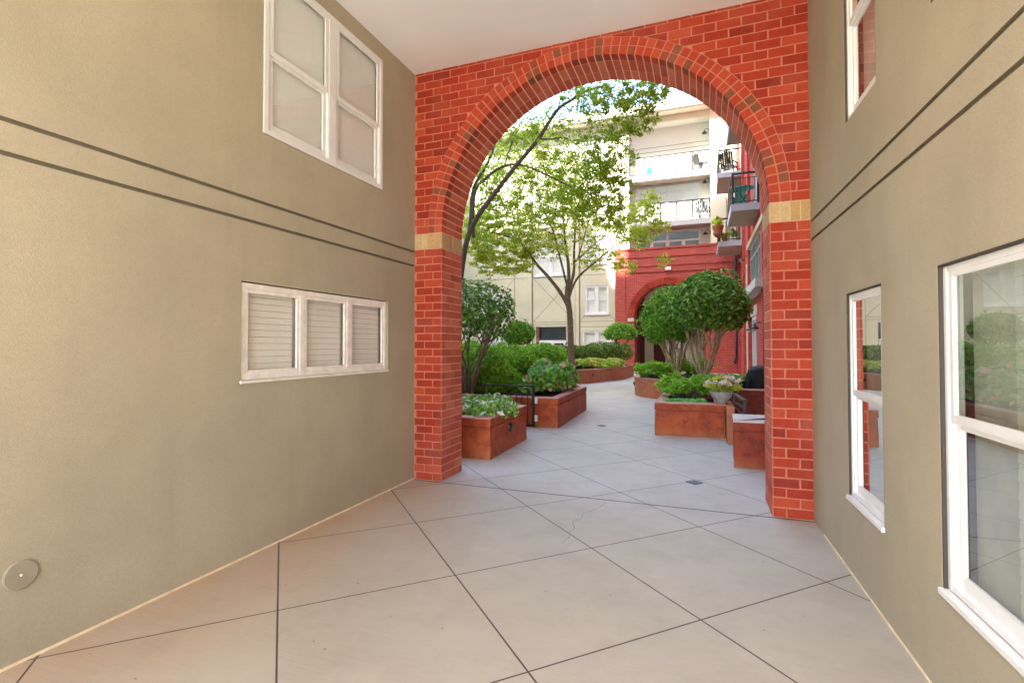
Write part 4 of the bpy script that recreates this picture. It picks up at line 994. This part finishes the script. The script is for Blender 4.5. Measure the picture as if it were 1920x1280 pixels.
m.build('arch_ring', 'brick', po)
for x0, x1 in ((PX - PR - .33, PX - PR), (PX + PR, PX + PR + .33)): m = MB(); m.fbox(FP, x0, x1, 2.70, 2.88, .0005, .045); m.build('impost', 'palecap', po)
m = MB(); m.fbox(FP, -1.72, -1.42, 5.36, 5.54, .04, .12); m.build('light_fixture', 'white', po)
m = MB(); m.tube([(1.66, 27.48, 6.0), (1.66, 27.48, .9), (1.60, 27.40, .72), (1.60, 27.3, .5)], .055, 8); m.build('downspout', 'black', po)
m = MB(); x0, x1 = PX - PR - .01, PX + PR + .01                 # corridor behind the portal
m.quad((x0, YF + .6, 0), (x0, 31.0, 0), (x0, 31.0, 5), (x0, YF + .6, 5), 1); m.quad((x1, YF + .6, 0), (x1, 31.0, 0), (x1, 31.0, 5), (x1, YF + .6, 5), 0)
m.quad((x0, YF + .6, 4.7), (x1, YF + .6, 4.7), (x1, 31.0, 4.7), (x0, 31.0, 4.7), 0); m.quad((x0, 31.0, 0), (x1, 31.0, 0), (x1, 31.0, 5), (x0, 31.0, 5), 0)
m.box(x0 + .001, x0 + .12, 29.0, 29.5, .01, 4.6, 2); m.box(x0 + .001, x0 + .25, 30.2, 30.6, .01, 4.6, 2)
m.build('corridor', ['cream', 'brownwood', 'curtain'], po)
m = MB(); m.box(-2.6, -1.95, 30.9, 30.99, .01, 2.3, 1); m.box(-1.85, -.7, 30.9, 30.99, .01, 2.4, 0); d_ = m.build('door', ['white', 'curtain'], po)
m = MB()
for i in range(2): m.box(-1.72 + i * .52, -1.35 + i * .52, 30.885, 30.9, .3, 2.2)
m.build('pane', 'farglass', d_)

# ------------------------------------------------------------------ right-hand brick building
XB_ = 1.85
FRB = frame((XB_, 0, 0), (0, 1, 0), (0, 0, 1), (-1, 0, 0))
rb_ = thing('brick_building', (XB_, 18, 0), 'red brick apartment building along the right side with stacked projecting balconies', 'building')
HB = [(16.6, 21.3, 3.42, 5.12), (19.6, 21.5, .02, 2.5), (22.9, 24.1, .02, 4.9), (24.9, 26.9, 6.06, 8.4), (24.9, 26.9, 9.16, 11.5), (18.4, 20.3, 6.06, 8.4), (18.4, 20.3, 9.16, 11.5), (14, 16, 6.06, 8.4)]
m = MB(); panel(m, FRB, YB + .01, YF - .005, 0, 15, HB, (), depth=.16)
for y in (17.0, 21.75, 24.35, 27.3): m.fbox(FRB, y - .22, y + .22, .002, 15, .0005, .10)
m.box(XB_, XB_ + .9, 21.5, 22.4, 14.9, 15)
m.build('wall', 'brickY', rb_)
a, b, c, d = HB[0]                                         # dark screened bay
m = MB()
for i in range(6): u = a + (b - a - .07) * i / 5; m.fbox(FRB, u, u + .07, c, d, -.06, .03)
m.fbox(FRB, a, b, d - .08, d, -.06, .031); m.fbox(FRB, a, b, c, c + .06, -.06, .031); m.fbox(FRB, a, b, 4.62, 4.68, -.06, .029)
o = m.build('window', 'grey', rb_); o['label'] = 'wide window bay with dark screens'
m = MB(); m.quad(FRB(a, c, -.04), FRB(b, c, -.04), FRB(b, d, -.04), FRB(a, d, -.04)); m.build('screen', 'darkgap', o)
m = MB(); m.fbox(FRB, a - .3, b + .9, 3.14, 3.40, .0, .34, 0); m.build('ledge', 'conc', rb_)
m = MB(); m.fbox(FRB, a - .3, b + .3, 5.12, 5.30, .0, .14); m.build('lintel', 'bufmortar', rb_)
for (a, b, c, d) in HB[1:]:
    m = MB(); m.fbox(FRB, a, a + .12, c, d, -.12, -.02); m.fbox(FRB, b - .12, b, c, d, -.12, -.02); m.fbox(FRB, a, b, d - .12, d, -.12, -.019); m.fbox(FRB, (a + b) / 2 - .07, (a + b) / 2 + .07, c, d - .12, -.12, -.018); m.fbox(FRB, a, b, c, c + .2, -.12, -.017)
    o = m.build('door', 'cream' if a == 22.9 else 'white', rb_); m = MB(); m.quad(FRB(a, c, -.07), FRB(b, c, -.07), FRB(b, d, -.07), FRB(a, d, -.07)); m.build('pane', 'farglass', o)
m = MB(); m.fbox(FRB, 19.2, 21.7, 2.5, 2.85, .0005, .03); m.build('lintel', 'palecap', rb_)
def pendant(y, z):
    m = MB(); m.tube([(XB_ - .0, y, z), (XB_ - .12, y, z + .16), (XB_ - .26, y, z + .12), (XB_ - .28, y, z)], .016, 6)
    m.lathe([(.03, .05), (.05, .02), (.15, -.05), (.14, -.055), (.0, .0)], (XB_ - .28, y, z), 16)
    o = m.build('wall_lamp', 'black', rb_); m = MB(); m.lathe([(.0, .02), (.075, -.03), (.07, -.09), (.0, -.12)], (XB_ - .28, y, z), 14); m.build('globe', 'lampglass', o)
pendant(18.9, 1.98); pendant(22.4, 4.9); pendant(17.35, 1.98)
def balcony(x, y0, y1, z):
    m = MB(); m.box(x, XB_ - .002, y0, y1, z + .02, z + .22, 0); m.box(x - .008, XB_ - .002, y0 - .008, y0, z, z + .225, 1); m.box(x - .008, x, y0, y1, z, z + .225, 1); m.box(x + .03, XB_ - .002, y0 + .03, y1 - .03, z + .012, z + .02, 2); m.box(x, XB_ - .002, y1, y1 + .008, z, z + .225, 1)
    o = m.build('balcony', ['conc', 'fascia', 'soffit'], rb_)
    Fa = frame((0, y0, 0), (1, 0, 0), (0, 0, 1), (0, -1, 0)); railing(o, Fa, x + .02, XB_ - .02, z + .22, 1.05, -.05, 2, .13)
    Fs = frame((x, 0, 0), (0, 1, 0), (0, 0, 1), (-1, 0, 0)); railing(o, Fs, y0 + .04, y1 - .02, z + .22, 1.05, -.05, 3, .13)
    return o
for z in (5.85, 8.95): balcony(.985, 18.1, 20.55, z); balcony(.79, 24.4, 27.1, z)

# ------------------------------------------------------------------ things on the balconies
def chair(name, label, x, y, z, rot, h, mat, wide=.55):
    t = thing(name, (x, y, z), label, 'chair'); t.rotation_euler = (0, 0, 0); c_, s_ = math.cos(rot), math.sin(rot)
    F = lambda u, v, w_: (x + c_ * u - s_ * v, y + s_ * u + c_ * v, z + w_)
    def bx(m, a, b, c, d, e, f, lean=0.): 
        v = [F(u, q + lean * (w_ - e), w_) for w_ in (e, f) for q in (c, d) for u in (a, b)]
        m.add(v, [(0, 2, 3, 1), (4, 5, 7, 6), (0, 1, 5, 4), (2, 6, 7, 3), (0, 4, 6, 2), (1, 3, 7, 5)])
    m = MB(); bx(m, -wide / 2, wide / 2, -.26, .22, .40, .44); m.build('seat', mat, t)
    m = MB()
    for i in range(6): u = -wide / 2 + .01 + i * (wide - .02) / 6; k = h - .10 * abs(i - 2.5) / 2.5; bx(m, u, u + (wide - .02) / 6 - .015, .20, .225, .44, k, .22)
    m.build('backrest', mat, t)
    for u in (-wide / 2, wide / 2 - .04):
        for q in (-.26, .18): m = MB(); bx(m, u, u + .04, q, q + .04, 0, .40); m.build('leg', mat, t)
        m = MB(); bx(m, u - .02, u + .06, -.28, .24, .60, .63); bx(m, u, u + .04, -.24, -.20, .44, .60); m.build('armrest', mat, t)
    return t
chair('balcony_chair', 'dark high-backed chair on the upper far right balcony', 1.28, 25.1, 9.17, 2.7, 1.12, 'grey' if False else 'black', .62)
chair('balcony_chair', 'small dark chair at the right end of the top recessed balcony', .05, 28.32, 10.58, 2.2, .95, 'black', .5)
chair('balcony_chair', 'grey slatted chair at the right end of the middle recessed balcony', .16, 28.32, 8.04, 2.9, .98, 'grey', .6)
t = thing('bistro_table', (1.42, 18.85, 6.07), 'round teal bistro table on the nearest right-hand balcony', 'table')
m = MB(); m.lathe([(0, .70), (.32, .70), (.33, .715), (.32, .73), (0, .73)], (1.42, 18.85, 6.07), 28); m.build('tabletop', 'teal', t)
for s in (-1, 1): m = MB(); m.tube([(1.42 - .22 * s, 18.75, 6.07), (1.42 + .22 * s, 18.95, 6.77)], .014, 6); m.build('leg', 'black', t)
chair('bistro_chair', 'teal chair beside the round table on the nearest right-hand balcony', 1.35, 19.6, 6.07, 2.9, .85, 'teal', .46)
# potted plants on balconies
def pottedplant(label, x, y, z, r, mat, seed, leafm='leaf_bright', n=420, fr=1.5):
    t = thing('potted_plant', (x, y, z), label, 'potted plant'); m = MB(); m.lathe([(r * .7, 0), (r, r * 1.6), (r * .9, r * 1.6), (0, r * 1.5)], (x, y, z), 18); m.build('pot', mat, t)
    c, nn = blobs((x, y, z + r * 2.6), (r * fr, r * fr, r * 1.1), n, 9, .4, seed); leaves('foliage', c, nn, .09, leafm, t); return t
pottedplant('leafy pot at the left of the lower far right balcony', 1.05, 24.75, 6.07, .13, 'coir', 31)
pottedplant('wide pot of grey-green plants at the right of the lower far right balcony', 1.5, 25.0, 6.07, .17, 'pot', 32, 'leaf_fern', 520)
m = MB(); m.lathe([(.15, 0), (.17, .45), (.15, .45), (0, .42)], (-2.55, 28.2, 10.58), 18); tag(m.build('planter_pot', 'teal', None, (-2.55, 28.2, 10.58)), 'blue-green pot at the left of the top recessed balcony', 'pot')
hb = W(1346, 428, 24.2)
t = thing('hanging_basket', (hb.x, hb.y, hb.z - .35), 'brown coir basket of greenery hung outside the lower far right balcony', 'hanging basket')
m = MB(); m.lathe([(0, -.42), (.10, -.40), (.20, -.28), (.21, -.22), (.18, -.14), (.22, -.04), (.25, .08), (.24, .12), (0, .1)], tuple(hb), 20); m.build('basket', 'coir', t)
c, nn = blobs((hb.x, hb.y, hb.z + .26), (.26, .26, .22), 420, 10, .4, 33); leaves('foliage', c, nn, .10, 'leaf_bright', t)
m = MB(); m.tube([(hb.x, hb.y, hb.z + .05), (hb.x, hb.y, hb.z + .55), (hb.x + .08, hb.y + .22, hb.z + .52)], .012, 6); m.build('hook', 'black', t)

for o in bpy.data.objects:
    if '_o' in o: del o['_o']
    if 'near' in o: del o['near']
